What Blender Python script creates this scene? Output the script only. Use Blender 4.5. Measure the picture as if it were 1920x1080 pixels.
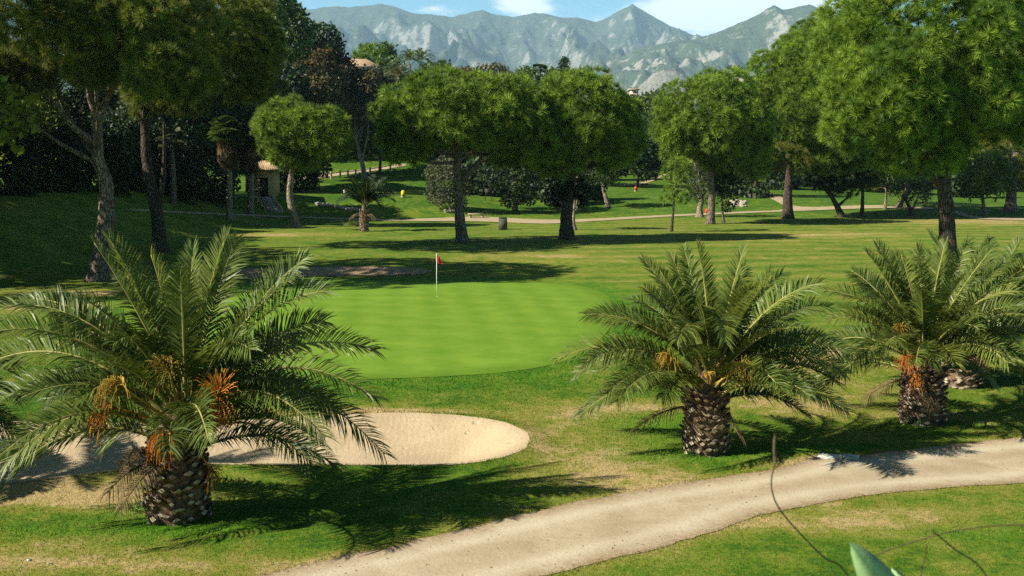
import bpy, math, random
import numpy as np
from mathutils import Vector, geometry

for o in list(bpy.data.objects): bpy.data.objects.remove(o, do_unlink=True)
S = bpy.context.scene
col = S.collection
R = np.random.default_rng(11)
rad = math.radians

# ------------------------------------------------------------------ camera
FPX, PITCH, CAMZ = 2059.0, rad(6.374), 6.5          # focal length in pixels of a 1920 wide frame
cd = bpy.data.cameras.new('camera'); cam = bpy.data.objects.new('camera', cd); col.objects.link(cam)
cam.location = (0, 0, CAMZ); cam.rotation_euler = (rad(90) - PITCH, 0, 0)
cd.sensor_width = 36; cd.lens = FPX / 1920 * 36
cd.clip_start = 0.1; cd.clip_end = 30000
cd.dof.use_dof = True; cd.dof.focus_distance = 34; cd.dof.aperture_fstop = 10
S.camera = cam

# ------------------------------------------------------------------ light and sky
SUN_EL, SUN_BACK = rad(37), rad(19)
to_sun = Vector((-math.cos(SUN_BACK) * math.cos(SUN_EL), -math.sin(SUN_BACK) * math.cos(SUN_EL), math.sin(SUN_EL)))
sd = bpy.data.lights.new('sun', 'SUN'); sun = bpy.data.objects.new('sun', sd); col.objects.link(sun)
sd.energy = 5.0; sd.angle = rad(0.5); sd.color = (1.0, 0.93, 0.80)
sun.rotation_euler = to_sun.to_track_quat('Z', 'Y').to_euler(); sun.location = (-60, -20, 60)
S.view_settings.view_transform = 'Standard'; S.view_settings.look = 'None'
S.view_settings.exposure = 0.98; S.view_settings.gamma = 1.0; S.view_settings.use_curve_mapping = False
S.cycles.use_denoising = False                      # keeps the needles and turf crisp
S.cycles.use_adaptive_sampling = False
S.cycles.max_bounces = 4; S.cycles.diffuse_bounces = 1; S.cycles.glossy_bounces = 1
S.cycles.transmission_bounces = 3; S.cycles.transparent_max_bounces = 4; S.cycles.volume_bounces = 0
S.cycles.sample_clamp_indirect = 2; S.cycles.caustics_reflective = False; S.cycles.caustics_refractive = False

W = bpy.data.worlds.new('World'); S.world = W; W.use_nodes = True


class NT:
    """tiny node-tree writer"""
    def __init__(s, tree): s.t = tree; s.t.nodes.clear()
    def n(s, kind, ins=None, **kw):
        nd = s.t.nodes.new(kind)
        for k, v in kw.items(): setattr(nd, k, v)
        for k, v in (ins or {}).items(): s.put(nd.inputs[k], v)
        return nd
    def put(s, sock, v):
        if isinstance(v, bpy.types.NodeSocket): s.t.links.new(v, sock)
        elif isinstance(v, bpy.types.Node): s.t.links.new(v.outputs[0], sock)
        else:
            if isinstance(v, (tuple, list)) and len(v) == 3 and sock.type == 'RGBA': v = (*v, 1)
            sock.default_value = v
    def m(s, op, a, b=0.0, c=0.0, clamp=False):
        return s.n('ShaderNodeMath', {0: a, 1: b, 2: c}, operation=op, use_clamp=clamp).outputs[0]
    def mix(s, f, a, b, mode='MIX'):
        nd = s.n('ShaderNodeMix', data_type='RGBA', blend_type=mode, clamp_factor=True)
        s.put(nd.inputs[0], f); s.put(nd.inputs[6], a); s.put(nd.inputs[7], b); return nd.outputs[2]
    def noise(s, vec, scale, detail=3, rough=0.55, dist=0.0):
        return s.n('ShaderNodeTexNoise', {'Vector': vec, 'Scale': scale, 'Detail': detail, 'Roughness': rough, 'Distortion': dist}).outputs[0]
    def ramp(s, f, a, b, clamp=True):
        return s.n('ShaderNodeMapRange', {0: f, 1: a, 2: b, 3: 0.0, 4: 1.0}, clamp=clamp, interpolation_type='SMOOTHSTEP').outputs[0]
    def vmul(s, v, xyz): return s.n('ShaderNodeVectorMath', {0: v, 1: xyz}, operation='MULTIPLY').outputs[0]
    def attr(s, name): return s.n('ShaderNodeAttribute', attribute_name=name).outputs['Fac']
    def obj(s): return s.n('ShaderNodeTexCoord').outputs['Object']


w = NT(W.node_tree)
sky = w.n('ShaderNodeTexSky', sky_type='NISHITA', sun_disc=False)
sky.sun_elevation = SUN_EL; sky.sun_rotation = math.atan2(to_sun.x, to_sun.y); sky.altitude = 50
sky.air_density = 1.0; sky.dust_density = 0.4; sky.ozone_density = 2.0
d = w.n('ShaderNodeTexCoord').outputs['Generated']
sep = w.n('ShaderNodeSeparateXYZ', {0: d})
yy = w.m('MAXIMUM', sep.outputs[1], 0.05)
u = w.m('DIVIDE', sep.outputs[0], yy); v = w.m('DIVIDE', sep.outputs[2], yy)
cn = w.noise(w.vmul(d, (7, 7, 22)), 3.0, 6, 0.58, 0.3)
def blob(cu, cv, su, sv):                       # where a cloud bank stands, as a world direction
    a = w.m('POWER', w.m('DIVIDE', w.m('SUBTRACT', u, cu), su), 2.0); b = w.m('POWER', w.m('DIVIDE', w.m('SUBTRACT', v, cv), sv), 2.0)
    return w.m('EXPONENT', w.m('MULTIPLY', w.m('ADD', a, b), -1.0))
bl = w.m('ADD', w.m('MULTIPLY', blob(0.20, 0.150, 0.095, 0.045), 1.1), w.m('MULTIPLY', blob(0.012, 0.141, 0.030, 0.010), 0.75))
bl = w.m('ADD', bl, w.m('MULTIPLY', blob(-0.06, 0.138, 0.03, 0.006), 0.35))
bl = w.m('ADD', bl, w.m('MULTIPLY', w.ramp(v, 0.16, 0.5), -0.30))
cm = w.ramp(w.m('ADD', w.m('MULTIPLY', cn, 0.9), w.m('MULTIPLY', bl, 0.80)), 0.60, 0.92)
tint = w.mix(1.0, sky, (0.74, 1.22, 1.32), 'MULTIPLY')
glow = w.m('ADD', 0.34, w.m('MULTIPLY', w.m('EXPONENT', w.m('MULTIPLY', w.m('MAXIMUM', sep.outputs[2], 0.0), -8.0)), 3.4))
tint = w.n('ShaderNodeVectorMath', {0: tint, 3: glow}, operation='SCALE').outputs[0]
skyc = w.mix(w.m('MULTIPLY', cm, 0.8), tint, (17.0, 17.6, 17.8))
bg = w.n('ShaderNodeBackground', {0: skyc, 1: 0.05})
w.n('ShaderNodeOutputWorld', {0: bg})

# ------------------------------------------------------------------ noise, terrain
def _hash(i, j, s):
    h = (i.astype(np.int64) * 374761393 + j.astype(np.int64) * 668265263 + s * 974711) & 0xFFFFFFFF
    h = ((h ^ (h >> 13)) * 1274126177) & 0xFFFFFFFF
    return ((h ^ (h >> 16)) & 0xFFFF) / 65535.0
def vn(x, y, s=0):
    xi, yi = np.floor(x), np.floor(y); fx, fy = x - xi, y - yi
    fx = fx * fx * (3 - 2 * fx); fy = fy * fy * (3 - 2 * fy)
    a, b, c, e = _hash(xi, yi, s), _hash(xi + 1, yi, s), _hash(xi, yi + 1, s), _hash(xi + 1, yi + 1, s)
    return (a * (1 - fx) + b * fx) * (1 - fy) + (c * (1 - fx) + e * fx) * fy
def fbm(x, y, o=4, s=0):
    x, y = np.asarray(x, float), np.asarray(y, float); r = 0; a = 0.5; t = 0
    for k in range(o): r = r + a * vn(x * 2 ** k + 17.3 * k, y * 2 ** k - 9.1 * k, s + k); t += a; a *= 0.5
    return r / t
def sm(t): t = np.clip(t, 0, 1); return t * t * (3 - 2 * t)

def H0(x, y):
    x, y = np.asarray(x, float), np.asarray(y, float)
    z = (fbm(x * 0.045, y * 0.045, 3) - 0.5) * 0.5 * sm((y - 14) / 10)
    z = z + 4.9 * sm(1 - (y - 3) / 10)                                     # bank the viewer stands on
    z = z + 4.2 * sm((-x - 27) / 13) * sm((y - 45) / 22) * (1 - sm((y - 120) / 30))
    z = z + 0.35 * np.exp(-((x + 5.2) / 11) ** 2 - ((y - 45) / 16) ** 2)      # raised green
    L = sm((6 - x) / 24)
    zl = 2.6 * sm((y - 134) / 17) + 0.09 * np.clip(y - 165, 0, 25) + 0.24 * np.clip(y - 190, 0, 60) + 0.12 * np.clip(y - 250, 0, 70)
    zr = 1.3 * sm((y - 138) / 25) + 0.028 * np.clip(y - 150, 0, 120) + 0.26 * np.clip(y - 262, 0, 70)
    z = z + L * zl + (1 - L) * zr * (1 - 0.65 * sm((x - 45) / 40))
    z = z + 1.6 * np.exp(-((x + 31.5) / 5) ** 2 - ((y - 143) / 5) ** 2) * 0.7  # platform of the gatehouse
    z = z + 1.6 * np.exp(-((x - 33) / 6) ** 2 - ((y - 172) / 6) ** 2)         # mound by the path fork
    return z * (1 - 0.6 * sm((y - 600) / 1500))

def ray(px, py):
    a, b = (px - 960) / FPX, (540 - py) / FPX
    return np.array((a, math.cos(PITCH) + b * math.sin(PITCH), -math.sin(PITCH) + b * math.cos(PITCH)))
def pt(px, py, Y):                                  # the point at depth Y behind a place in the photograph
    d = ray(px, py); return np.array((0, 0, CAMZ)) + d * (Y / d[1])
def at(px, py):                                     # ... and the point where that view line meets the ground
    d = ray(px, py); s = 0.985 ** -np.arange(0, 330) * 12.5
    p = np.array((0, 0, CAMZ)) + d[None, :] * s[:, None]
    f = p[:, 2] - H0(p[:, 0], p[:, 1]); k = int(np.argmax(f < 0)) if (f < 0).any() else len(s) - 1
    lo, hi = s[max(k - 1, 0)], s[k]
    for _ in range(25):
        m = (lo + hi) / 2; q = np.array((0, 0, CAMZ)) + d * m
        if q[2] > H0(q[0], q[1]): lo = m
        else: hi = m
    return np.array((0, 0, CAMZ)) + d * hi

def spline(P, n=10, closed=True):
    P = np.array(P, float); N = len(P); out = []
    for i in range(N if closed else N - 1):
        g = lambda k: P[k % N] if closed else P[min(max(k, 0), N - 1)]
        a, b, c, e = g(i - 1), g(i), g(i + 1), g(i + 2)
        for t in np.arange(n) / n:
            out.append(0.5 * ((2 * b) + (c - a) * t + (2 * a - 5 * b + 4 * c - e) * t * t + (3 * b - a - 3 * c + e) * t ** 3))
    return np.array(out)
def outline(px, n=10, jit=0.0, js=1.0):
    P = spline(px, n); W_ = np.array([at(*p)[:2] for p in P])
    if jit:
        k = np.arange(len(W_)); nx = fbm(W_[:, 0] * js, W_[:, 1] * js, 3, 5) - 0.5; ny = fbm(W_[:, 0] * js, W_[:, 1] * js, 3, 9) - 0.5
        W_ = W_ + np.stack([nx, ny], 1) * jit * 2
    return W_
def sdist(poly, x, y):
    """signed distance to a closed outline, positive inside"""
    x, y = np.asarray(x, float), np.asarray(y, float); shp = x.shape; X, Y = x.ravel(), y.ravel()
    out = np.full(X.shape, -50.0); m = 3.0
    box = (X > poly[:, 0].min() - m) & (X < poly[:, 0].max() + m) & (Y > poly[:, 1].min() - m) & (Y < poly[:, 1].max() + m)
    idx = np.where(box)[0]
    for s in range(0, len(idx), 20000):
        ii = idx[s:s + 20000]; px, py = X[ii, None], Y[ii, None]
        a = poly; b = np.roll(poly, -1, 0); ab = b - a
        t = np.clip(((px - a[:, 0]) * ab[:, 0] + (py - a[:, 1]) * ab[:, 1]) / (np.sum(ab * ab, 1) + 1e-9), 0, 1)
        dd = np.sqrt(((px - a[:, 0] - t * ab[:, 0]) ** 2 + (py - a[:, 1] - t * ab[:, 1]) ** 2).min(1))
        cr = ((a[:, 1] > py) != (b[:, 1] > py)) & (px < (b[:, 0] - a[:, 0]) * (py - a[:, 1]) / (b[:, 1] - a[:, 1] + 1e-12) + a[:, 0])
        out[ii] = np.where(cr.sum(1) % 2 == 1, dd, -dd)
    return out.reshape(shp)

# outlines on the ground
PATH = outline([(430, 1100), (520, 1074), (640, 1045), (800, 1010), (1000, 960), (1200, 920), (1400, 888), (1500, 868), (1530, 853), (1640, 851), (1800, 832), (1940, 818), (2200, 790),
                (2500, 770), (2500, 850), (2200, 880), (1930, 905), (1750, 918), (1600, 935), (1440, 965), (1300, 1010), (1150, 1050), (1020, 1082), (800, 1150), (300, 1160)], 14, 0.10, 2.2)
GREEN = outline([(210, 610), (250, 572), (330, 548), (450, 534), (600, 527), (850, 527), (1040, 531), (1120, 545), (1150, 572), (1145, 612), (1110, 650), (1050, 680), (960, 697), (840, 706), (700, 711), (560, 712), (420, 704), (300, 685), (225, 650)], 8)
B1 = outline([(-420, 800), (-150, 790), (120, 800), (330, 800), (480, 794), (600, 785), (730, 782), (860, 786), (950, 800), (992, 822), (997, 838), (970, 858), (920, 872), (840, 881), (700, 882), (540, 881), (400, 879), (280, 884), (150, 900), (0, 917), (-200, 935), (-420, 920)], 10, 0.10, 1.2)
B2 = outline([(330, 512), (430, 505), (560, 502), (680, 500), (770, 502), (808, 508), (795, 514), (720, 517), (600, 518), (480, 523), (400, 529), (320, 532)], 5)
P2 = outline([(250, 393), (400, 400), (560, 406), (700, 411), (800, 410), (900, 407), (1010, 412), (1100, 411), (1250, 403.5), (1400, 397), (1470, 392.5), (1452, 376), (1425, 364), (1442, 361), (1470, 372), (1500, 388), (1640, 385), (1740, 389),
              (1740, 393), (1640, 391), (1500, 396), (1400, 400), (1250, 407), (1100, 416), (1020, 420), (900, 416), (780, 415), (700, 414), (560, 409), (400, 403), (250, 396)], 4)
P3 = outline([(560, 338), (600, 334), (640, 329), (700, 321), (745, 314), (760, 311), (760, 307), (735, 310), (700, 315), (640, 323), (600, 329), (560, 334)], 4)
P4 = outline([(1160, 347), (1200, 343), (1235, 331), (1243, 326), (1228, 318), (1215, 314), (1222, 314), (1238, 321), (1250, 327), (1240, 333), (1205, 346), (1165, 349)], 4)
P5 = outline([(1793, 396), (1820, 404), (1860, 409), (1960, 411), (1960, 414), (1850, 412), (1808, 407), (1788, 399)], 4)

def H(x, y):
    z = H0(x, y)
    z = z - 0.50 * sm(sdist(B1, x, y) / 1.9) - 0.35 * sm(sdist(B2, x, y) / 1.5)
    z = z + 0.10 * np.exp(-(sdist(B1, x, y) / 0.5) ** 2)                   # turf lip round the bunker
    return z
def hz(x, y): return float(H(np.array([x]), np.array([y]))[0])

# ------------------------------------------------------------------ object helpers
ORG = {}
class MB:
    def __init__(s): s.v = []; s.q = []; s.t = []; s.qm = []; s.tm = []; s.a = []; s.n = 0
    def add(s, v, q=None, t=None, mi=0, tint=0.5):
        v = np.asarray(v, float).reshape(-1, 3); s.v.append(v)
        s.a.append(np.broadcast_to(np.asarray(tint, float), (len(v),)))
        if q is not None and len(q): q = np.asarray(q, int); s.q.append(q + s.n); s.qm.append(np.full(len(q), mi))
        if t is not None and len(t): t = np.asarray(t, int); s.t.append(t + s.n); s.tm.append(np.full(len(t), mi))
        s.n += len(v); return s
    def box(s, c, d, mi=0, rz=0.0, top=1.0):
        x, y, z = d[0] / 2, d[1] / 2, d[2] / 2
        v = np.array([(-x, -y, -z), (x, -y, -z), (x, y, -z), (-x, y, -z), (-x * top, -y * top, z), (x * top, -y * top, z), (x * top, y * top, z), (-x * top, y * top, z)])
        cz, sz = math.cos(rz), math.sin(rz); v = np.stack([v[:, 0] * cz - v[:, 1] * sz, v[:, 0] * sz + v[:, 1] * cz, v[:, 2]], 1)
        return s.add(v + np.array(c), [(0, 3, 2, 1), (4, 5, 6, 7), (0, 1, 5, 4), (1, 2, 6, 5), (2, 3, 7, 6), (3, 0, 4, 7)], mi=mi)
    def tube(s, P, r, n=8, mi=0, lump=0.0, cap=True, tint=0.5):
        P = np.asarray(P, float); K = len(P); r = np.broadcast_to(np.asarray(r, float), (K,))
        T = np.gradient(P, axis=0); T /= np.linalg.norm(T, axis=1)[:, None] + 1e-9
        ref = np.array((0, 1.0, 0)) if abs(T[:, 1]).max() < 0.9 else np.array((1.0, 0, 0.13))
        A = np.cross(T, ref); A /= np.linalg.norm(A, axis=1)[:, None]; B = np.cross(T, A)
        th = np.arange(n) / n * 2 * np.pi
        rr = r[:, None] * (1 + lump * (fbm(np.arange(K)[:, None] * 0.7 + P[0, 0], np.cos(th)[None] * 1.5 + np.sin(th)[None] * 2.1 + 5, 3, 3) - 0.5) * 2)
        v = P[:, None] + rr[..., None] * (np.cos(th)[None, :, None] * A[:, None] + np.sin(th)[None, :, None] * B[:, None])
        i = np.arange(K - 1)[:, None] * n + np.arange(n)[None]; j = np.arange(K - 1)[:, None] * n + (np.arange(n)[None] + 1) % n
        q = np.stack([i, j, j + n, i + n], -1).reshape(-1, 4)
        v = v.reshape(-1, 3); t = []
        if cap:
            v = np.vstack([v, P[-1:], P[:1]]); e = (K - 1) * n
            t = [(e + k, e + (k + 1) % n, K * n) for k in range(n)] + [((k + 1) % n, k, K * n + 1) for k in range(n)]
        return s.add(v, q, t, mi, tint)
    def lathe(s, c, prof, n=16, mi=0, lump=0.0):
        c = np.array(c, float); P = np.array(prof, float); K = len(P); th = np.arange(n) / n * 2 * np.pi
        rr = P[:, :1] * (1 + lump * (R.random((K, n)) - 0.5))
        v = np.stack([rr * np.cos(th), rr * np.sin(th), np.broadcast_to(P[:, 1:], (K, n))], -1).reshape(-1, 3) + c
        i = np.arange(K - 1)[:, None] * n + np.arange(n)[None]; j = np.arange(K - 1)[:, None] * n + (np.arange(n)[None] + 1) % n
        return s.add(v, np.stack([i, j, j + n, i + n], -1).reshape(-1, 4), mi=mi)
    def build(s, name, mats, parent=None, loc=(0, 0, 0), smooth=False):
        V = np.vstack(s.v); org = ORG[parent.name] if parent else np.array(loc, float); V = V - org
        q = np.vstack(s.q) if s.q else np.zeros((0, 4), int); t = np.vstack(s.t) if s.t else np.zeros((0, 3), int)
        me = bpy.data.meshes.new(name); me.vertices.add(len(V)); me.vertices.foreach_set('co', V.ravel().astype(np.float32))
        lv = np.concatenate([q.ravel(), t.ravel()]).astype(np.int32); me.loops.add(len(lv)); me.loops.foreach_set('vertex_index', lv)
        st = np.concatenate([np.arange(len(q)) * 4, len(q) * 4 + np.arange(len(t)) * 3]).astype(np.int32)
        me.polygons.add(len(st)); me.polygons.foreach_set('loop_start', st)
        me.polygons.foreach_set('material_index', np.concatenate(s.qm + s.tm).astype(np.int32))
        if smooth: me.polygons.foreach_set('use_smooth', np.ones(len(st), bool))
        a = me.attributes.new('tint', 'FLOAT', 'POINT'); a.data.foreach_set('value', np.concatenate(s.a).astype(np.float32))
        me.update(); me.validate()
        for m in (mats if isinstance(mats, (list, tuple)) else [mats]): me.materials.append(m)
        o = bpy.data.objects.new(name, me); col.objects.link(o); ORG[o.name] = org
        if parent: o.parent = parent
        else: o.location = org
        return o
def thing(name, label, cat, loc, group=None):
    o = bpy.data.objects.new(name, None); col.objects.link(o); o.location = loc; o.empty_display_size = 0.3
    ORG[o.name] = np.array(loc, float); o['label'] = label; o['category'] = cat
    if group: o['group'] = group
    return o
def tag(o, label, cat, group=None):
    o['label'] = label; o['category'] = cat
    if group: o['group'] = group
    return o
def struct(o): o['kind'] = 'structure'; return o

# ------------------------------------------------------------------ materials
def newmat(name):
    m = bpy.data.materials.new(name); m.use_nodes = True; return m, NT(m.node_tree)
def finish(g, color, rough=0.85, spec=0.25, bump=None, bstr=0.5, bdist=0.02, trans=0.0, tcol=None):
    ins = {'Base Color': color, 'Roughness': rough, 'Specular IOR Level': spec}
    if bump is not None: ins['Normal'] = g.n('ShaderNodeBump', {'Strength': bstr, 'Distance': bdist, 'Height': bump})
    b = g.n('ShaderNodeBsdfPrincipled', ins).outputs[0]
    if trans:
        tr = g.n('ShaderNodeBsdfTranslucent', {0: tcol if tcol is not None else color}).outputs[0]
        b = g.n('ShaderNodeMixShader', {0: trans, 1: b, 2: tr}).outputs[0]
    g.n('ShaderNodeOutputMaterial', {0: b})
def plain(name, c, rough=0.7, var=0.25, sc=8.0, spec=0.25, bump=0.4, bd=0.01):
    m, g = newmat(name); o = g.obj(); n = g.noise(o, sc, 5, 0.6)
    cc = g.mix(g.ramp(n, 0.25, 0.75), tuple(x * (1 - var) for x in c), tuple(min(1, x * (1 + var)) for x in c))
    finish(g, cc, rough, spec, n, bump, bd); return m

def turf_material():
    m, g = newmat('turf'); o = g.obj()
    dry, fair, lush = g.attr('dry'), g.attr('fair'), g.attr('lush')
    n1 = g.noise(o, 0.35, 4, 0.6, 0.6); n2 = g.noise(o, 1.7, 4, 0.65, 0.4); n3 = g.noise(o, 9, 3, 0.7); n4 = g.noise(g.vmul(o, (0.25, 1, 1)), 28, 2, 0.7)
    f = g.m('ADD', g.m('MULTIPLY', g.m('SUBTRACT', n1, 0.5), 1.1), g.m('MULTIPLY', g.m('SUBTRACT', n2, 0.5), 1.25))
    f = g.m('ADD', f, g.m('MULTIPLY', g.m('SUBTRACT', n3, 0.5), 0.55)); f = g.m('ADD', f, g.m('MULTIPLY', g.m('SUBTRACT', n4, 0.5), 0.35))
    f = g.m('ADD', f, dry)
    # mown bands of the fairway
    s = g.n('ShaderNodeSeparateXYZ', {0: o}); wob = g.m('MULTIPLY', g.noise(g.vmul(o, (0.02, 0.02, 0)), 1.0, 2), 16)
    ph = g.m('ADD', g.m('MULTIPLY', s.outputs[1], 1.0), g.m('ADD', wob, g.m('MULTIPLY', s.outputs[0], -0.10)))
    band = g.m('SINE', g.m('MULTIPLY', ph, 1.45)); band = g.m('MULTIPLY', g.m('MULTIPLY', band, 0.12), fair)
    f = g.m('ADD', f, band)
    deep, mid, olive, straw = (0.043, 0.108, 0.007), (0.100, 0.160, 0.013), (0.188, 0.195, 0.032), (0.38, 0.285, 0.125)
    c = g.mix(g.ramp(f, -0.12, 0.16), deep, mid); c = g.mix(g.ramp(f, 0.10, 0.46), c, olive); c = g.mix(g.ramp(f, 0.44, 0.86), c, straw)
    c = g.mix(lush, c, g.mix(n2, (0.040, 0.155, 0.004), (0.080, 0.210, 0.010)))
    dark = g.m('MULTIPLY', g.m('SUBTRACT', 1.0, g.ramp(n3, 0.30, 0.52)), 0.30)
    c = g.mix(dark, c, (0.03, 0.05, 0.008))
    h = g.m('ADD', g.m('MULTIPLY', n3, 1.0), g.m('MULTIPLY', g.noise(o, 55, 2, 0.7), 0.6))
    finish(g, c, 0.9, 0.1, h, 0.7, 0.035); return m
M_turf = turf_material()

def green_material():
    m, g = newmat('green_turf'); o = g.obj(); s = g.n('ShaderNodeSeparateXYZ', {0: o})
    a = g.m('SINE', g.m('MULTIPLY', g.m('ADD', s.outputs[0], g.m('MULTIPLY', s.outputs[1], 0.10)), 3.6))
    b = g.m('SINE', g.m('MULTIPLY', g.m('ADD', s.outputs[1], g.m('MULTIPLY', s.outputs[0], 0.25)), 2.4))
    n = g.noise(o, 0.9, 4, 0.6); n2 = g.noise(g.vmul(o, (0.35, 1, 1)), 9, 3, 0.7)
    f = g.m('ADD', g.m('MULTIPLY', a, 0.10), g.m('MULTIPLY', b, 0.07)); f = g.m('ADD', f, g.m('MULTIPLY', g.m('SUBTRACT', n, 0.5), 0.9))
    f = g.m('ADD', f, g.m('MULTIPLY', g.m('SUBTRACT', n2, 0.5), 0.5))
    c = g.mix(g.ramp(f, -0.45, 0.45), (0.096, 0.195, 0.012), (0.158, 0.255, 0.025)); c = g.mix(g.m('MULTIPLY', g.m('SUBTRACT', 1.0, g.ramp(g.m('ADD', g.attr('dist'), g.m('MULTIPLY', g.m('SUBTRACT', n, 0.5), 1.6)), -0.2, 1.7)), 0.85), c, (0.085, 0.158, 0.011))
    finish(g, c, 0.9, 0.1, n2, 0.3, 0.01); return m
M_green = green_material()

def sand_material(name, a, b, c_, pebble=0.0):
    m, g = newmat(name); o = g.obj(); n1 = g.noise(o, 0.8, 4, 0.6, 0.5); n2 = g.noise(o, 14, 4, 0.7); n3 = g.noise(o, 60, 2, 0.7)
    c = g.mix(g.ramp(n1, 0.3, 0.7), a, b); c = g.mix(g.m('MULTIPLY', g.ramp(n2, 0.48, 0.75), 0.55), c, c_)
    if pebble:
        vo = g.n('ShaderNodeTexVoronoi', {'Vector': o, 'Scale': 9.0}); k = g.ramp(vo.outputs['Distance'], 0.16, 0.10)
        sel = g.ramp(g.noise(o, 2.2, 2), 0.50, 0.60); c = g.mix(g.m('MULTIPLY', g.m('MULTIPLY', k, sel), pebble), c, (0.62, 0.58, 0.50))
        st = g.ramp(g.noise(g.vmul(o, (1, 1, 1)), 5.0, 5, 0.7, 1.0), 0.60, 0.70); c = g.mix(g.m('MULTIPLY', st, 0.35), c, (0.20, 0.15, 0.10))
        dm = g.attr('dist'); trk = g.m('ADD', g.m('EXPONENT', g.m('MULTIPLY', g.m('POWER', g.m('DIVIDE', g.m('SUBTRACT', dm, 0.62), 0.22), 2.0), -1.0)), 0.0)
        mid_ = g.m('MULTIPLY', g.ramp(dm, 1.0, 1.35), g.ramp(g.noise(g.vmul(o, (1, 1, 1)), 1.1, 5, 0.7, 1.0), 0.42, 0.62)); c = g.mix(g.m('MULTIPLY', trk, 0.35), c, (0.60, 0.54, 0.40)); c = g.mix(g.m('MULTIPLY', mid_, 0.40), c, (0.27, 0.215, 0.13))
        ed = g.attr('edge'); c = g.mix(g.m('MULTIPLY', ed, g.ramp(n2, 0.25, 0.65)), c, (0.20, 0.125, 0.065))
    hh = g.m('ADD', n2, g.m('MULTIPLY', n3, 0.5))
    if not pebble:
        wv = g.n('ShaderNodeTexWave', {'Vector': g.vmul(o, (0.35, 1, 0)), 'Scale': 5.5, 'Distortion': 7.0, 'Detail': 3.0, 'Detail Scale': 0.5}).outputs[1]; hh = g.m('ADD', hh, g.m('MULTIPLY', wv, 0.10))
        foot = g.n('ShaderNodeTexVoronoi', {'Vector': o, 'Scale': 1.6}).outputs['Distance']; hh = g.m('SUBTRACT', hh, g.m('MULTIPLY', g.ramp(foot, 0.20, 0.08), g.m('MULTIPLY', g.ramp(n1, 0.45, 0.6), 1.5)))
    finish(g, c, 0.95, 0.1, hh, 0.38 if pebble else 0.6, 0.04); return m
M_sand = sand_material('bunker_sand', (0.40, 0.31, 0.19), (0.47, 0.37, 0.235), (0.33, 0.25, 0.15))
M_path = sand_material('path_dirt', (0.335, 0.265, 0.165), (0.43, 0.36, 0.240), (0.27, 0.20, 0.12), 0.8)
M_fpath = sand_material('far_path_dirt', (0.34, 0.265, 0.16), (0.40, 0.32, 0.20), (0.28, 0.21, 0.12))

def leaf_material(name, dark, light, accent=None, trans=0.25, rough=0.55, spec=0.3, sc=0.35):
    m, g = newmat(name); o = g.obj(); t = g.attr('tint'); n = g.noise(o, sc, 3, 0.6)
    f = g.m('ADD', g.m('MULTIPLY', t, 0.75), g.m('MULTIPLY', g.m('SUBTRACT', n, 0.5), 1.0))
    c = g.mix(g.ramp(f, 0.0, 0.8), dark, light)
    if accent: c = g.mix(g.m('MULTIPLY', g.ramp(g.noise(o, sc * 2.2, 2), 0.56, 0.72), 0.6), c, accent)
    finish(g, c, rough, spec, trans=trans, tcol=g.mix(0.5, c, (light[0] * 1.6, light[1] * 1.5, light[2]))); return m
M_pine = leaf_material('pine_needles', (0.050, 0.110, 0.010), (0.240, 0.350, 0.030), trans=0.20)
M_pine_olive = leaf_material('pine_needles_olive', (0.060, 0.090, 0.012), (0.190, 0.225, 0.028), (0.17, 0.16, 0.03))
M_pine_yel = leaf_material('pine_needles_yellow', (0.075, 0.105, 0.015), (0.24, 0.25, 0.03))
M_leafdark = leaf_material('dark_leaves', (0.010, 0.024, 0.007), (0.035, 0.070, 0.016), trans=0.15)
M_leafmid = leaf_material('mid_leaves', (0.028, 0.058, 0.010), (0.105, 0.160, 0.028))
M_leafgrey = leaf_material('grey_leaves', (0.045, 0.062, 0.030), (0.130, 0.150, 0.070))
M_leafbrown = leaf_material('brown_leaves', (0.070, 0.045, 0.018), (0.150, 0.095, 0.036), (0.05, 0.07, 0.02))
M_leafred = leaf_material('red_brown_leaves', (0.050, 0.055, 0.018), (0.120, 0.100, 0.035), (0.13, 0.06, 0.03))
M_leaflime = leaf_material('lime_leaves', (0.070, 0.140, 0.015), (0.20, 0.30, 0.03))
M_frond = leaf_material('palm_leaflets', (0.046, 0.078, 0.012), (0.150, 0.195, 0.032), trans=0.16, rough=0.46, spec=0.27, sc=0.8)
M_frond_y = leaf_material('palm_leaflets_young', (0.085, 0.125, 0.022), (0.22, 0.26, 0.050), trans=0.28, rough=0.42, spec=0.4, sc=0.8)
M_frond_dry = leaf_material('palm_leaflets_dry', (0.10, 0.07, 0.035), (0.22, 0.16, 0.08), trans=0.15, rough=0.8, spec=0.1)
M_rachis = plain('palm_rachis', (0.30, 0.27, 0.075), 0.5, 0.3, 3)
M_fruit = leaf_material('palm_fruit_orange', (0.42, 0.13, 0.012), (0.62, 0.25, 0.025), trans=0.1, sc=4)
M_fruity = leaf_material('palm_fruit_yellow', (0.30, 0.19, 0.02), (0.50, 0.33, 0.04), trans=0.1, sc=4)
M_fruitred = leaf_material('palm_fruit_red', (0.34, 0.085, 0.014), (0.52, 0.17, 0.025), trans=0.1, sc=4)
def bark_material(name, a, b, sc=3.0):
    m, g = newmat(name); o = g.obj(); vo = g.n('ShaderNodeTexVoronoi', {'Vector': g.vmul(o, (3.0, 3.0, 0.7)), 'Scale': sc}, feature='DISTANCE_TO_EDGE')
    n = g.noise(g.vmul(o, (1, 1, 0.35)), sc * 2, 5, 0.65, 0.4); k = g.ramp(vo.outputs[0], 0.0, 0.16)
    c = g.mix(g.ramp(n, 0.3, 0.7), a, b); c = g.mix(k, tuple(x * 0.35 for x in a), c)
    finish(g, c, 0.9, 0.15, g.m('ADD', k, g.m('MULTIPLY', n, 0.5)), 0.9, 0.06); return m
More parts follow.
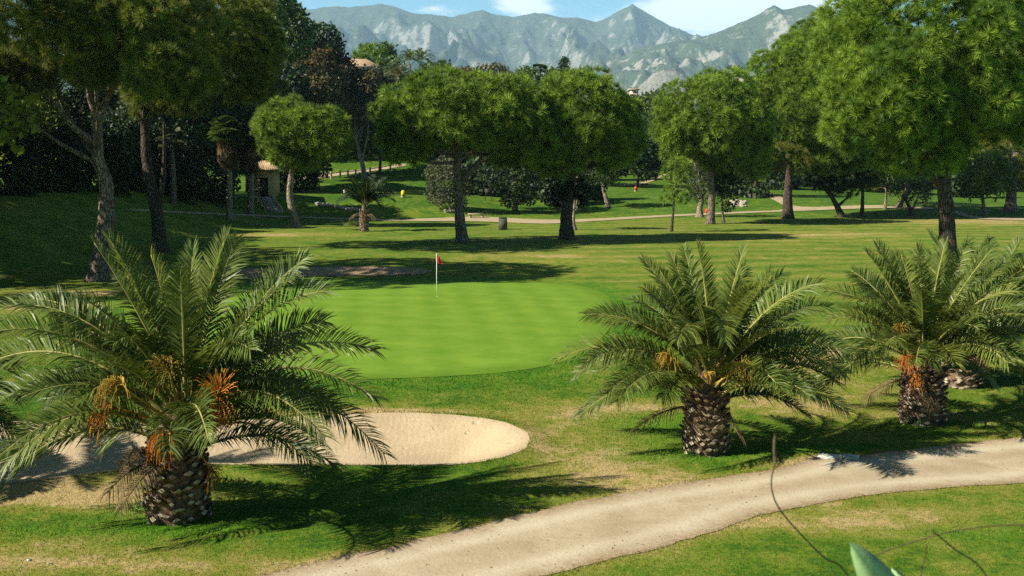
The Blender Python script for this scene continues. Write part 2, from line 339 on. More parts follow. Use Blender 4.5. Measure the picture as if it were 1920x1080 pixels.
M_bark = bark_material('pine_bark', (0.17, 0.125, 0.09), (0.30, 0.235, 0.175))
M_barkdark = bark_material('dark_bark', (0.075, 0.055, 0.04), (0.14, 0.105, 0.08))
M_barkpale = bark_material('pale_bark', (0.28, 0.23, 0.16), (0.44, 0.37, 0.27))
M_stub = plain('palm_trunk_fibre', (0.19, 0.13, 0.085), 0.95, 0.6, 14, 0.1, 0.9, 0.03)
M_cut = plain('palm_leaf_scar', (0.47, 0.39, 0.29), 0.9, 0.5, 9, 0.1, 0.6, 0.02)
M_white = plain('white_paint', (0.80, 0.80, 0.76), 0.4, 0.05)
M_red = plain('red_flag_cloth', (0.62, 0.012, 0.010), 0.7, 0.15)
M_redp = plain('red_paint', (0.55, 0.05, 0.03), 0.5, 0.1)
M_yel = plain('yellow_paint', (0.80, 0.55, 0.02), 0.5, 0.08)
M_black = plain('dark_paint', (0.012, 0.012, 0.012), 0.6, 0.2)
M_stone = plain('stone', (0.34, 0.30, 0.24), 0.9, 0.35, 5, 0.1, 0.8, 0.04)
M_darkstone = plain('dark_concrete', (0.085, 0.08, 0.07), 0.9, 0.3, 6, 0.1, 0.6, 0.02)
M_wood = plain('weathered_wood', (0.33, 0.27, 0.18), 0.85, 0.3, 5)
M_stucco = plain('ochre_stucco', (0.46, 0.34, 0.14), 0.9, 0.10, 3)
M_cream = plain('cream_stucco', (0.62, 0.52, 0.38), 0.9, 0.08, 2)
M_pink = plain('pink_stucco', (0.62, 0.42, 0.34), 0.9, 0.08, 2)
M_glass = plain('dark_window', (0.02, 0.025, 0.03), 0.15, 0.1, spec=0.6)
M_slab = plain('pale_slab', (0.42, 0.45, 0.38), 0.8, 0.12, 6)
M_stem = plain('dry_stem', (0.10, 0.065, 0.035), 0.8, 0.3, 30)
M_agave = plain('agave_skin', (0.25, 0.37, 0.17), 0.5, 0.15, 6)
M_weed = leaf_material('weed_leaves', (0.07, 0.20, 0.02), (0.16, 0.34, 0.05), sc=3)
def tile_material(name, a, b):
    m, g = newmat(name); o = g.obj(); s = g.n('ShaderNodeSeparateXYZ', {0: o})
    k = g.m('ABSOLUTE', g.m('SINE', g.m('MULTIPLY', s.outputs[0], 13.0))); n = g.noise(o, 4, 4, 0.7)
    c = g.mix(g.ramp(n, 0.3, 0.7), a, b); c = g.mix(g.m('MULTIPLY', g.m('SUBTRACT', 1.0, k), 0.6), c, tuple(x * 0.3 for x in a))
    finish(g, c, 0.85, 0.2, k, 0.8, 0.06); return m
M_tile = tile_material('roof_tiles', (0.50, 0.33, 0.17), (0.66, 0.50, 0.30))
M_tile_pale = tile_material('pale_roof_tiles', (0.46, 0.29, 0.17), (0.62, 0.44, 0.28))

# ------------------------------------------------------------------ ground
def axis_x():
    a = list(np.arange(0, 15, 0.15)); st = 0.15
    while a[-1] < 21000: st *= 1.03; a.append(a[-1] + st)
    a = np.array(a); return np.concatenate([-a[:0:-1], a])
def axis_y():
    a = list(np.arange(-60, 12, 0.75)) + list(np.arange(12, 36, 0.14))
    while a[-1] < 18500: a.append(a[-1] * 1.011)
    return np.array(a)
gx, gy = axis_x(), axis_y(); GX, GY = np.meshgrid(gx, gy)
D = {k: sdist(v_, GX, GY) for k, v_ in dict(PATH=PATH, GREEN=GREEN, B1=B1, B2=B2, P2=P2, P3=P3, P4=P4, P5=P5).items()}
GZ = H0(GX, GY) - 0.50 * sm(D['B1'] / 1.9) - 0.35 * sm(D['B2'] / 1.5) + 0.10 * np.exp(-(D['B1'] / 0.5) ** 2)
def low(k, inset, amt): return amt * sm((D[k] - inset) / inset / 2)
GZ = GZ - low('PATH', 0.12, 0.08) - low('B1', 0.12, 0.10) - low('GREEN', 0.4, 0.08) - low('B2', 0.5, 0.15) - low('P2', 0.5, 0.30) - low('P3', 0.5, 0.3) - low('P4', 0.5, 0.3) - low('P5', 0.5, 0.3)

def at2(px, py): return at(px, py)[:2]
DRY = [((60, 915), 2.6, 1.2, .45), ((180, 935), 2.2, 0.8, .42), ((60, 1040), 2.4, .8, .32), ((330, 1060), 3, .5, .22), ((1150, 870), 1.4, 2.0, .34), ((1230, 905), 2.0, 0.9, .36), ((1090, 800), 1.6, 2.6, .30), ((1180, 765), 2.4, 0.9, .42),
       ((1480, 700), 2.6, 3.6, .40), ((1600, 660), 2.5, 3.0, .42), ((1440, 755), 2.0, 1.0, .34), ((1620, 780), 2.0, 1.5, .35), ((1550, 985), 2.6, 0.55, .48), ((1700, 960), 2.0, 0.5, .35), ((1330, 1040), 1.5, .4, .25), ((1850, 790), 2, 1, .3),
       ((520, 440), 6, 4, .42), ((250, 550), 7, 1.7, .62), ((60, 575), 5, 1.6, .65), ((1000, 480), 5, 4, .25), ((1530, 440), 7, 4, .30), ((1850, 415), 12, 8, .35), ((1330, 450), 10, 5, .12), ((700, 425), 5, 2, .12), ((740, 772), 2.8, .45, .60), ((520, 778), 3.2, .4, .5), ((1010, 830), 0.5, 1.2, .35), ((1560, 870), 1.5, .5, .5), ((850, 560), 0.1, 0.1, 0)]
DRY = [(at2(*a), b, c, e) for a, b, c, e in DRY]
LUSH = [((333, 985), 1.5, .8, .85), ((700, 940), 2.8, 1.5, .25), ((1320, 850), 1.9, 0.9, .85), ((1230, 800), 1.3, 1.4, .65), ((1500, 845), 2.3, .5, .75), ((1727, 795), 1.8, .6, .8), ((1860, 800), 2.5, .5, .6), ((1200, 1050), 2.0, .5, .25), ((1850, 1000), 1.6, .6, .35), ((100, 995), 1.2, .35, .45)]
LUSH = [(at2(*a), b, c, e) for a, b, c, e in LUSH]
def fields(x, y, dG, dP):
    dry = np.full(x.shape, 0.10); lush = np.zeros(x.shape)
    for c, a, b, e in DRY: dry = dry + 1.3 * e * np.exp(-((x - c[0]) / a) ** 2 - ((y - c[1]) / b) ** 2)
    for c, a, b, e in LUSH: lush = np.maximum(lush, e * np.exp(-((x - c[0]) / a) ** 2 - ((y - c[1]) / b) ** 2))
    fair = sm((y - 50) / 14) * (1 - sm((y - 128) / 12)) * sm((x + 8) / 14)
    dry = dry + 0.09 * fair + 0.05 * sm((y - 50) / 10) * (1 - sm((y - 128) / 12))
    dry = dry - 0.12 * sm((y - 138) / 10)
    ring = sm((dG + 3.6) / 3.2) * (1 - sm((dG) / 0.5)) * (y < 75); dry = dry * (1 - 0.4 * ring); lush = np.maximum(lush, 0.45 * ring)
    edge = np.exp(-(np.clip(-dP, 0, 9) / 0.35) ** 2) * (y < 60); dry = dry + 0.28 * edge
    lush = np.clip(lush * (0.55 + 0.9 * fbm(x * 1.3, y * 1.3, 3, 21)), 0, 1) * (1 - edge)
    return dry, fair, lush
dry, fair, lush = fields(GX, GY, D['GREEN'], D['PATH'])
g_ = MB(); nx, ny = len(gx), len(gy)
i = (np.arange(ny - 1)[:, None] * nx + np.arange(nx - 1)[None]).ravel()
g_.add(np.stack([GX, GY, GZ], -1).reshape(-1, 3), np.stack([i, i + 1, i + nx + 1, i + nx], 1))
ground = struct(g_.build('ground', M_turf, smooth=True))
for nm, arr in (('dry', dry), ('fair', fair), ('lush', lush)):
    a = ground.data.attributes.new(nm, 'FLOAT', 'POINT'); a.data.foreach_set('value', arr.ravel().astype(np.float32))

def drape(name, poly, step, off, mat, label_edge=False):
    x0, y0 = poly.min(0); x1, y1 = poly.max(0)
    X, Y = np.meshgrid(np.arange(x0, x1, step), np.arange(y0, y1, step)); X = X + (R.random(X.shape) - .5) * step * .4; Y = Y + (R.random(Y.shape) - .5) * step * .4
    dd = sdist(poly, X, Y); k = dd > step * 0.5; P = np.stack([X[k], Y[k]], 1)
    if label_edge:
        k2 = (dd > 0.12)
    allp = [Vector(p) for p in poly] + [Vector(p) for p in P]; n = len(poly)
    vs, es, fs, *_ = geometry.delaunay_2d_cdt(allp, [(i, (i + 1) % n) for i in range(n)], [], 1, 1e-5)
    V = np.array([(v.x, v.y) for v in vs]); z = H(V[:, 0], V[:, 1]) + off
    dist = sdist(poly, V[:, 0], V[:, 1])
    b = MB().add(np.column_stack([V, z]), None, [f for f in fs if len(f) == 3]); o = struct(b.build(name, mat, smooth=True))
    a = o.data.attributes.new('edge', 'FLOAT', 'POINT'); a.data.foreach_set('value', (1 - sm(dist / 0.35)).astype(np.float32))
    a = o.data.attributes.new('dist', 'FLOAT', 'POINT'); a.data.foreach_set('value', np.clip(dist, 0, 5).astype(np.float32)); return o
drape('putting_green', GREEN, 0.5, 0.012, M_green)
drape('cart_path', PATH, 0.25, 0.010, M_path)
drape('bunker_sand', B1, 0.2, 0.008, M_sand)
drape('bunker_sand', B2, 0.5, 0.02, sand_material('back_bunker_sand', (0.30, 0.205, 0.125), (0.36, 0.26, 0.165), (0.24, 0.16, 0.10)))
drape('far_path', P2, 1.2, 0.05, M_fpath)
drape('upper_path', P3, 1.0, 0.06, M_fpath)
drape('side_path', P4, 1.5, 0.08, M_fpath)
drape('side_path', P5, 1.5, 0.06, M_fpath)

# short turf blades in the near part of the lawn
def blades():
    n = 330000; y = 15.5 + (42 - 15.5) * R.random(n) ** 1.5; x = (R.random(n) - 0.5) * 2 * (0.50 * y + 1.5)
    dp, db, dg = sdist(PATH, x, y), sdist(B1, x, y), sdist(GREEN, x, y)
    k = (dp < 0.02 * R.standard_normal(n) + .03) & (db < 0.03) & (dg < 0); x, y, dp, dg = x[k], y[k], dp[k], dg[k]; n = len(x)
    z = H(x, y); dr, fa, lu = fields(x, y, dg, dp)
    lip = np.exp(-((sdist(B1, x, y)) / 0.12) ** 2) + .7 * np.exp(-(dp / 0.10) ** 2); h = (0.016 + 0.016 * R.random(n)) * (1 + 1.2 * lu + 1.6 * lip) * (y / 20) ** 0.5; wd = 0.006 * (y / 18); th = R.random(n) * 2 * np.pi
    dx, dy = np.cos(th) * wd, np.sin(th) * wd; lx, ly = (R.random(n) - .5) * h * 1.6, (R.random(n) - .5) * h * 1.6
    V = np.stack([np.stack([x - dx, y - dy, z - 0.004], 1), np.stack([x + dx, y + dy, z - 0.004], 1), np.stack([x + lx, y + ly, z + h], 1)], 1).reshape(-1, 3)
    o = MB().add(V, None, np.arange(3 * n).reshape(-1, 3)).build('grass', M_turf); o['kind'] = 'stuff'
    for nm, arr in (('dry', dr), ('fair', fa), ('lush', lu)):
        a = o.data.attributes.new(nm, 'FLOAT', 'POINT'); a.data.foreach_set('value', np.repeat(arr, 3).astype(np.float32))
    tag(o, 'short mown grass blades over the near lawn', 'grass')
blades()
def litter():
    mb = MB()
    for n_, sz, mat_i in ((5200, .011, 0), (2600, .016, 1)):
        y = 15.8 + 12 * R.random(n_); x = (R.random(n_) - .5) * 1.05 * y + 1.0; dd = sdist(PATH, x, y); k = (dd > -.15) & (R.random(n_) < np.where(dd < .5, 1.0, .45) * np.clip(fbm(x * .9, y * .9, 3, 77) * 2.4 - .6, 0, 1)); x, y = x[k], y[k]; m = len(x)
        c = np.stack([x, y, H(x, y) + .016], 1); a = R.random(m) * 6.28; s_ = sz * (.5 + R.random(m)); u_ = np.stack([np.cos(a) * s_, np.sin(a) * s_, R.normal(0, .25, m) * s_], 1); v_ = np.stack([-np.sin(a) * s_ * .55, np.cos(a) * s_ * .55, R.normal(0, .3, m) * s_], 1)
        t_ = np.array((0, 0, 1.0)) * (s_ * .55)[:, None]
        V = np.stack([c - u_, c + v_, c + u_, c - v_, c + t_], 1).reshape(-1, 3); q = np.arange(m)[:, None] * 5
        mb.add(V, None, np.vstack([q + [0, 3, 4], q + [3, 2, 4], q + [2, 1, 4], q + [1, 0, 4]]), mat_i)
    o = mb.build('path_grit', [M_fpath, M_stem_]); o['kind'] = 'stuff'; tag(o, 'loose grit and dry leaf bits scattered on the cart path', 'grit')
M_stem_ = plain('leaf_litter', (0.13, 0.08, 0.04), 0.9, 0.5, 30)
litter()

# ------------------------------------------------------------------ mountains
def mountains(name, prof, Yr, width, Yf, mat, seed, rough, nx_=1100, ny_=240, det=1.0):
    Yr, width, Yf, rough, q = Yr * 3.0, width * 3.0, Yf * 3.0, rough * 3.0, 3.0
    px = np.array([p[0] for p in prof], float); hh = np.array([(310 - p[1]) / FPX * Yr + CAMZ for p in prof])
    xs = (px - 960) / FPX * Yr; X = np.linspace(xs[0], xs[-1], nx_); Yv = np.concatenate([np.linspace(Yf, Yr, ny_), np.linspace(Yr + 20, Yr + width, 25)])
    G1, G2 = np.meshgrid(X, Yv)
    warp = (fbm(G1 / 500 / q, G2 / 500 / q, 3, seed) - .5) * 260 * q * np.clip(abs(G2 - Yr) / 900 / q, 0, 1)
    ridge = np.interp(G1 + warp, xs, hh)
    t = np.where(G2 < Yr, (G2 - Yf) / (Yr - Yf), 1 - (G2 - Yr) / width); t = np.clip(t, 0, 1)
    nz = 1 - abs(fbm(G1 / 330 / q, G2 / 900 / q, 5, seed + 3) - 0.5) * 2; nz2 = 1 - abs(fbm(G1 / 110 / q, G2 / 220 / q, 4, seed + 7) - .5) * 2
    fall = np.clip(1 - t, 0, 1)
    z = ridge * t ** 0.9 * (1 - 0.55 * (1 - nz ** 2.0) * np.clip(fall * 4, 0, 1) * 1.0) - rough * (1 - nz2 ** 2) * np.clip(fall * 8, .06, 1) * t ** .3
    z = z + (fbm(G1 / 60 / q / det, G2 / 90 / q / det, 5, seed + 11) - .5) * 150 * (det + .25) * np.clip(fall * 10, .25, 1)
    z[0, :] = -20; z[-1, :] = -20; z[:, 0] = np.minimum(z[:, 0], -20); z[:, -1] = np.minimum(z[:, -1], -20)
    i = (np.arange(len(Yv) - 1)[:, None] * nx_ + np.arange(nx_ - 1)[None]).ravel()
    return struct(MB().add(np.stack([G1, G2, z], -1).reshape(-1, 3), np.stack([i, i + 1, i + nx_ + 1, i + nx_], 1)).build(name, mat, smooth=True))
def mountain_material(name, rock, scrub, bias):
    m, g = newmat(name); o = g.obj(); n1 = g.noise(g.vmul(o, (1, 1, .6)), 0.0018, 10, 0.74, 1.2); n2 = g.noise(o, 0.010, 8, 0.8)
    nz = g.n('ShaderNodeSeparateXYZ', {0: g.n('ShaderNodeNewGeometry').outputs['Normal']}).outputs[2]
    f = g.m('ADD', g.m('MULTIPLY', n1, 0.8), g.m('MULTIPLY', n2, 0.7)); f = g.m('ADD', f, g.m('MULTIPLY', g.m('SUBTRACT', 0.80, nz), 0.35))
    c = g.mix(g.ramp(f, 0.74 + bias, 0.86 + bias), scrub, rock); dot = g.ramp(g.noise(o, 0.03, 3, 0.7), 0.50, 0.62)
    c = g.mix(g.m('MULTIPLY', dot, 0.45), c, tuple(x * 0.5 for x in scrub)); finish(g, c, 0.95, 0.05, n2, 0.9, 30.0); return m
M_mt1 = mountain_material('far_mountain_rock', (0.31, 0.30, 0.27), (0.080, 0.100, 0.062), 0.07)
M_mt2 = mountain_material('near_mountain_rock', (0.35, 0.33, 0.28), (0.075, 0.10, 0.048), 0.03)
M_quarry = mountain_material('bare_rock', (0.36, 0.33, 0.28), (0.17, 0.165, 0.13), 0.0)
mountains('mountain_range', [(-300, 120), (-100, 80), (100, 60), (400, 35), (560, 25), (600, 24), (640, 20), (680, 20), (720, 15), (745, 20), (775, 32), (820, 36), (850, 40), (870, 36), (905, 27), (930, 33), (960, 38), (1000, 31), (1040, 36), (1080, 38), (1115, 48),
          (1140, 38), (1165, 22), (1180, 14), (1192, 22), (1215, 36), (1250, 55), (1290, 70), (1340, 78), (1500, 70), (1700, 90), (2300, 130)], 4600, 1500, 1700, M_mt1, 3, 60)
mountains('rocky_mountain', [(980, 300), (1030, 230), (1090, 160), (1140, 118), (1200, 92), (1260, 84), (1310, 76), (1350, 62), (1390, 45), (1420, 28), (1440, 16), (1456, 24), (1480, 20), (1506, 17), (1530, 28), (1570, 45), (1700, 70), (1900, 60), (2200, 130)], 3000, 900, 1300, M_mt2, 31, 45)
mountains('quarry_cliff', [(1170, 210), (1185, 180), (1200, 160), (1222, 140), (1240, 131), (1262, 134), (1290, 150), (1330, 178), (1370, 230)], 1700, 250, 1450, M_quarry, 51, 60, 260, 90, .3)

# ------------------------------------------------------------------ foliage
def rots(dirs):
    """random frames whose z axis follows dirs"""
    n = len(dirs); z = dirs / (np.linalg.norm(dirs, axis=1)[:, None] + 1e-9); a = R.standard_normal((n, 3))
    x = np.cross(a, z); x /= np.linalg.norm(x, axis=1)[:, None] + 1e-9; y = np.cross(z, x)
    return np.stack([x, y, z], -1)
def rdirs(n):
    a = R.standard_normal((n, 3)); return a / np.linalg.norm(a, axis=1)[:, None]
def needle_tuft(n, width, spread=82):
    th = np.arccos(1 - R.random(n) * (1 - math.cos(rad(spread)))); ph = R.random(n) * 2 * np.pi
    d = np.stack([np.sin(th) * np.cos(ph), np.sin(th) * np.sin(ph), np.cos(th)], 1); L = 0.75 + 0.4 * R.random(n)
    s = np.cross(d, R.standard_normal((n, 3))); s /= np.linalg.norm(s, axis=1)[:, None]
    b = d * 0.12; V = np.stack([b - s * width / 2, b + s * width / 2, d * L[:, None]], 1).reshape(-1, 3)
    V[:, 2] -= 0.25; return V, np.arange(3 * n).reshape(-1, 3)
def leaf_ball(n, size, elong=1.6):
    c = rdirs(n) * (R.random(n) ** 0.4)[:, None]; a = rdirs(n); b = np.cross(a, rdirs(n)); b /= np.linalg.norm(b, axis=1)[:, None]
    s = size * (0.7 + 0.6 * R.random(n))[:, None]
    V = np.stack([c - a * s * elong * .5, c + b * s * .5, c + a * s * elong * .5, c - b * s * .5], 1).reshape(-1, 3); k = np.arange(n)[:, None] * 4
    return V, np.vstack([k + [0, 1, 2], k + [0, 2, 3]])
NEEDLE = [needle_tuft(62, 0.085, 88) for _ in range(4)]; NEEDLE_NEAR = [needle_tuft(100, 0.058) for _ in range(4)]; NEEDLE_FAR = [needle_tuft(24, 0.24) for _ in range(4)]
LEAF = [leaf_ball(26, 0.30) for _ in range(4)]; LEAF_FAR = [leaf_ball(14, 0.42) for _ in range(4)]; LEAF_FINE = [leaf_ball(30, 0.16, 3.0) for _ in range(4)]
def scatter(mb, temps, P, dirs, scale, tint):
    Rm = rots(dirs); n = len(P); sc = scale * (0.7 + 0.6 * R.random(n)); k = R.integers(0, len(temps), n)
    for j, (V, T) in enumerate(temps):
        s = np.where(k == j)[0]
        if not len(s): continue
        W_ = np.einsum('nij,vj->nvi', Rm[s], V) * sc[s, None, None] + P[s][:, None]
        F = T[None] + (np.arange(len(s)) * len(V))[:, None, None]
        mb.add(W_.reshape(-1, 3), None, F.reshape(-1, 3), tint=np.repeat(tint[s], len(V)))
def fib(n, j=0.35):
    k = np.arange(n) + .5; z = 1 - 2 * k / n; ph = k * 2.399963 + R.random() * 6
    d_ = np.stack([np.sqrt(1 - z * z) * np.cos(ph), np.sqrt(1 - z * z) * np.sin(ph), z], 1) + R.standard_normal((n, 3)) * j / math.sqrt(n) * 1.8
    return d_ / np.linalg.norm(d_, axis=1)[:, None]
def crown(mb, c, r, tr, temps, dens=1.0, lobes=34, zmin=-0.42, lobe=0.30, drop=0.03, bias=0.0):
    """boughs are ellipsoids spread over the crown; shoots stand on them, spaced about one shoot apart"""
    c, r = np.array(c), np.array(r); dz = fib(int(lobes * 2 / (1 - zmin)), .6); dz = dz[dz[:, 2] > zmin]
    dz = dz[R.random(len(dz)) > drop]; base = np.array([r[0], r[1], max(r[2], 0.55 * r[0])])
    lr = lobe * (0.85 + 0.5 * R.random(len(dz))); cen = c + dz * r * (1.0 - lr * 0.92 + 0.10 * R.standard_normal(len(dz)).clip(-1.4, 1.0))[:, None]
    P_, D_, T_ = [], [], []; lt = R.random(len(dz))
    for k in range(len(dz)):
        e = base * lr[k]; n = max(6, int(dens * 4 * math.pi * e[0] * e[2] / (tr * 1.42) ** 2)); u = fib(n); u = u[(u @ dz[k] > -0.35) | (R.random(len(u)) < .15)]
        p = cen[k] + u * e * (0.90 + 0.2 * R.random((len(u), 1)))
        q = (((p[:, None] - cen[None]) / (base * lr[:, None])[None]) ** 2).sum(2); q[:, k] = 9; m = q.min(1) > .58
        P_.append(p[m]); D_.append((u * 0.95 + dz[k] * 0.2 + np.array((-.12, -.06, .55)))[m]); T_.append(np.clip(.5 + (lt[k] - .5) * .45 + R.normal(0, .24, len(u)) + bias, 0, 1)[m])
    scatter(mb, temps, np.vstack(P_), np.vstack(D_), tr, np.concatenate(T_)); return cen

def trunk_path(px, Y0, Y1=None):
    P = [pt(a[0], a[1], Y0 + ((Y1 or Y0) - Y0) * k / max(1, len(px) - 1)) for k, a in enumerate(px)]
    return spline(P, 6, False)
def tree(name, label, cat, trunk_px, r0, boxes, mat, bark, temps, tr, limbs=7, group=None, Y=None, dens=1.0, lobes=34, lobe=0.30, zmin=-0.72, extra=(), extra_m=None, depthf=1.0, limbs_px=(), drop=.02, r1=None, name2='crown'):
    """trunk outline and crown boxes are read off the photograph; depth comes from the ground under the trunk's foot"""
    if Y is None: b = at(*trunk_px[0]); Y = b[1]
    else: b = pt(trunk_px[0][0], trunk_px[0][1], Y); b[2] = hz(b[0], b[1])
    P = trunk_path(trunk_px, Y); P[0, 2] = min(P[0, 2], b[2]) - 0.15
    if Y is not None and trunk_px: P[:, 1] = Y
    loc = (b[0], Y, hz(b[0], Y)); t = thing(name, label, cat, loc, group)
    mb = MB(); K = len(P); k = np.linspace(0, 1, K); rr = r0 * (1 - 0.45 * k) + r0 * 0.55 * np.exp(-k * K / 2.2)
    mb.tube(P, rr, 12, lump=0.16); top = P[-1]
    cs = MB(); s = Y / FPX; allc = []
    for bx in boxes:
        x0, y0, x1, y1 = bx[:4]; dy = bx[4] if len(bx) > 4 else 0; c = pt((x0 + x1) / 2, (y0 + y1) / 2, Y + dy); rx = (x1 - x0) / 2 * s; rz = (y1 - y0) / 2 * s
        c[2] += rz * 0.02
        dn = dens * (bx[5] if len(bx) > 5 else 1)
        if group == GP:                                  # umbrella pines: separate boughs outside, a filled body inside
            crown(cs, c - np.array((0, 0, .04 * rz)), (rx * .84, rx * depthf * .84, rz * .84), tr * 1.2, temps, dn * .8, 26, zmin, .36, 0); L = crown(cs, c, (rx, rx * depthf, rz), tr, temps, dn * 1.25, int(lobes * .62), zmin, lobe, drop)
        else: L = crown(cs, c, (rx, rx * depthf, rz), tr, temps, dn, lobes, zmin, lobe, drop)
        allc.append(L)
    allc = np.vstack(allc)
    for lp in limbs_px:
        Q = trunk_path(lp, Y, Y - 1.5); mb.tube(Q, np.linspace(r0 * 0.55, r0 * 0.12, len(Q)), 8, lump=.1)
    ii = R.permutation(len(allc))[:limbs]
    for q in ii:
        e = allc[q]; st = P[int(K * (0.62 + 0.36 * R.random()))] if K > 4 else top; m = st * 0.5 + e * 0.5 + np.array((0, 0, -0.12 * np.linalg.norm(e - st)))
        Q = spline([st, m, e], 5, False); mb.tube(np.vstack([Q, e]), np.linspace(r0 * 0.36, r0 * 0.06, len(Q) + 1), 6, lump=.1)
    mb.build('trunk', bark, t, smooth=True); cr = cs.build(name2, mat, t)
    if extra:
        ex = MB()
        for x0, y0, x1, y1, dy in extra:
            c = pt((x0 + x1) / 2, (y0 + y1) / 2, Y + dy); rx = (x1 - x0) / 2 * s; crown(ex, c, (rx, rx, (y1 - y0) / 2 * s), tr, temps, 1.0, 10, -0.8, .45)
        ex.build('foliage', extra_m or mat, t)
    return t

# ---- the stone pines
GP = 'umbrella pines on the course'
tree('stone_pine', 'tall forked pine with grey trunk at the far left, behind the largest palm', 'tree', [(184, 527), (196, 440), (200, 380), (197, 335), (184, 300), (182, 240), (183, 190)], 0.50,
     [(-230, -70, 260, 150, -2), (90, -60, 420, 130, -1), (240, 80, 395, 198, -4, 1.1), (-120, 90, 90, 185, 1), (135, 100, 215, 160, -4)], M_pine_olive, M_bark, NEEDLE_NEAR, 0.55, 4, GP, lobes=95, lobe=.205,
     limbs_px=[[(182, 270), (140, 240), (100, 195), (40, 150)], [(185, 225), (170, 185), (160, 150), (120, 110)], [(183, 230), (205, 170), (222, 115), (250, 70)]], drop=.03, depthf=1.35)
tree('stone_pine', 'dark double-stemmed pine between the forked pine and the fan palm', 'tree', [(300, 472), (297, 420), (288, 370), (276, 310), (272, 250), (270, 190)], 0.52,
     [(190, -50, 500, 120, 0), (330, 60, 525, 215, 1), (400, 10, 530, 130, 2), (235, 120, 400, 230, 2)], M_pine_olive, M_barkdark, NEEDLE_NEAR, 0.55, 0, GP, lobes=95, lobe=.205, limbs_px=[[(296, 400), (305, 340), (308, 280), (306, 190)]], depthf=1.35)
tree('stone_pine', 'small round pine with a slim curved pale trunk beside the gatehouse steps', 'tree', [(555, 426), (548, 395), (543, 365), (546, 330), (550, 300), (556, 280)], 0.42,
     [(474, 184, 610, 300, 0), (530, 200, 662, 306, -1), (500, 245, 610, 330, 0)], M_pine, M_barkpale, NEEDLE, 0.62, 7, GP, lobes=50, lobe=.26, limbs_px=[[(548, 312), (530, 290), (515, 268)], [(550, 308), (575, 290), (600, 275)]])
tree('stone_pine', 'broad umbrella pine with straight trunk standing left of the stone litter bin', 'tree', [(867, 453), (862, 410), (860, 370), (858, 330), (858, 280), (865, 240)], 0.46,
     [(703, 136, 985, 300, 0), (820, 145, 1030, 300, 1), (910, 190, 1066, 335, 1.5), (712, 200, 810, 318, -2)], M_pine, M_bark, NEEDLE, 0.62, 9, GP, lobes=105, lobe=.19, limbs_px=[[(862, 345), (890, 315), (920, 290), (950, 265)]])
tree('stone_pine', 'dense pine with ivy-covered dark trunk right of the stone litter bin', 'tree', [(1063, 449), (1062, 410), (1066, 370), (1070, 330), (1080, 280), (1088, 240)], 0.58,
     [(985, 128, 1192, 330, 0), (1000, 220, 1100, 345, -1), (1100, 180, 1205, 340, 1)], M_pine, M_barkdark, NEEDLE, 0.62, 9, GP, lobes=90, lobe=.21, extra=[(1038, 300, 1075, 385, -.2), (1072, 320, 1112, 395, .6)], extra_m=M_leafdark)
tree('stone_pine', 'flat-topped pine with pale lower trunk standing between the olive stump and the small dark tree', 'tree', [(1332, 420), (1334, 385), (1334, 350), (1332, 310), (1328, 270), (1325, 230)], 0.42,
     [(1226, 135, 1436, 310, 0), (1300, 210, 1450, 345, 1), (1232, 200, 1320, 310, -1)], M_pine, M_bark, NEEDLE, 0.62, 8, GP, lobes=90, lobe=.21)
tree('stone_pine', 'big pine with a yellowish hanging bough, left of the largest pine', 'tree', [(1477, 410), (1477, 370), (1480, 330), (1484, 280), (1495, 210)], 0.60,
     [(1392, 70, 1640, 300, 1), (1440, 20, 1720, 270, 3), (1470, 200, 1640, 345, 1)], M_pine, M_barkdark, NEEDLE_NEAR, 0.56, 7, GP, lobes=110, lobe=.185, extra=[(1425, 265, 1520, 325, -3)], extra_m=M_pine_yel)
tree('stone_pine', 'largest pine, with huge crown, on the fairway behind the right-hand palm', 'tree', [(1778, 500), (1776, 440), (1774, 390), (1770, 340), (1772, 270), (1775, 190)], 0.58,
     [(1548, -130, 1960, 280, 0), (1790, -120, 2120, 345, 1), (1545, 80, 1780, 305, -3), (1640, 190, 1820, 345, -1)], M_pine, M_barkdark, NEEDLE_NEAR, 0.54, 7, GP, lobes=130, lobe=.165, limbs_px=[[(1764, 345), (1730, 320), (1700, 300)], [(1768, 300), (1800, 270), (1850, 240)]])
# ---- other trees of the park
tree('pine_tree', 'young pine with a thin black stem in front of the far path', 'tree', [(1259, 434), (1262, 400), (1264, 370), (1268, 320)], 0.13, [(1242, 292, 1300, 345, 0), (1236, 335, 1304, 388, 0, .5)], M_pine, M_barkdark, NEEDLE, 0.5, 8, lobes=16, lobe=.36, drop=.2)
tree('olive_tree', 'grey-green olive with a gnarled pale stump by the far path', 'tree', [(1312, 407), (1312, 392), (1316, 375), (1320, 350)], 0.42, [(1284, 285, 1346, 385, 0)], M_leafgrey, M_barkpale, LEAF_FINE, 0.75, 6, lobes=18, lobe=.38, extra=())
tree('small_tree', 'small dark conical tree right of the flat-topped pine', 'tree', [(1357, 418), (1355, 400), (1354, 380), (1356, 350)], 0.16, [(1338, 305, 1380, 398, 0)], M_leafdark, M_bark, LEAF, 0.6, 5, lobes=16, lobe=.4)
tree('small_tree', 'small white-barked leaning tree on the lit lawn left of the red tee marker', 'tree', [(1140, 389), (1136, 370), (1130, 350), (1132, 325)], 0.32, [(1104, 290, 1166, 350, 0)], M_leafmid, M_barkpale, LEAF, 0.7, 6, lobes=18, lobe=.36)
tree('small_tree', 'thin pale-stemmed tree just behind the ivy-covered pine', 'tree', [(1077, 431), (1075, 415), (1076, 395), (1080, 340)], 0.22, [(1062, 300, 1112, 372, 2)], M_leafdark, M_barkpale, LEAF, 0.6, 5, lobes=14, lobe=.4)
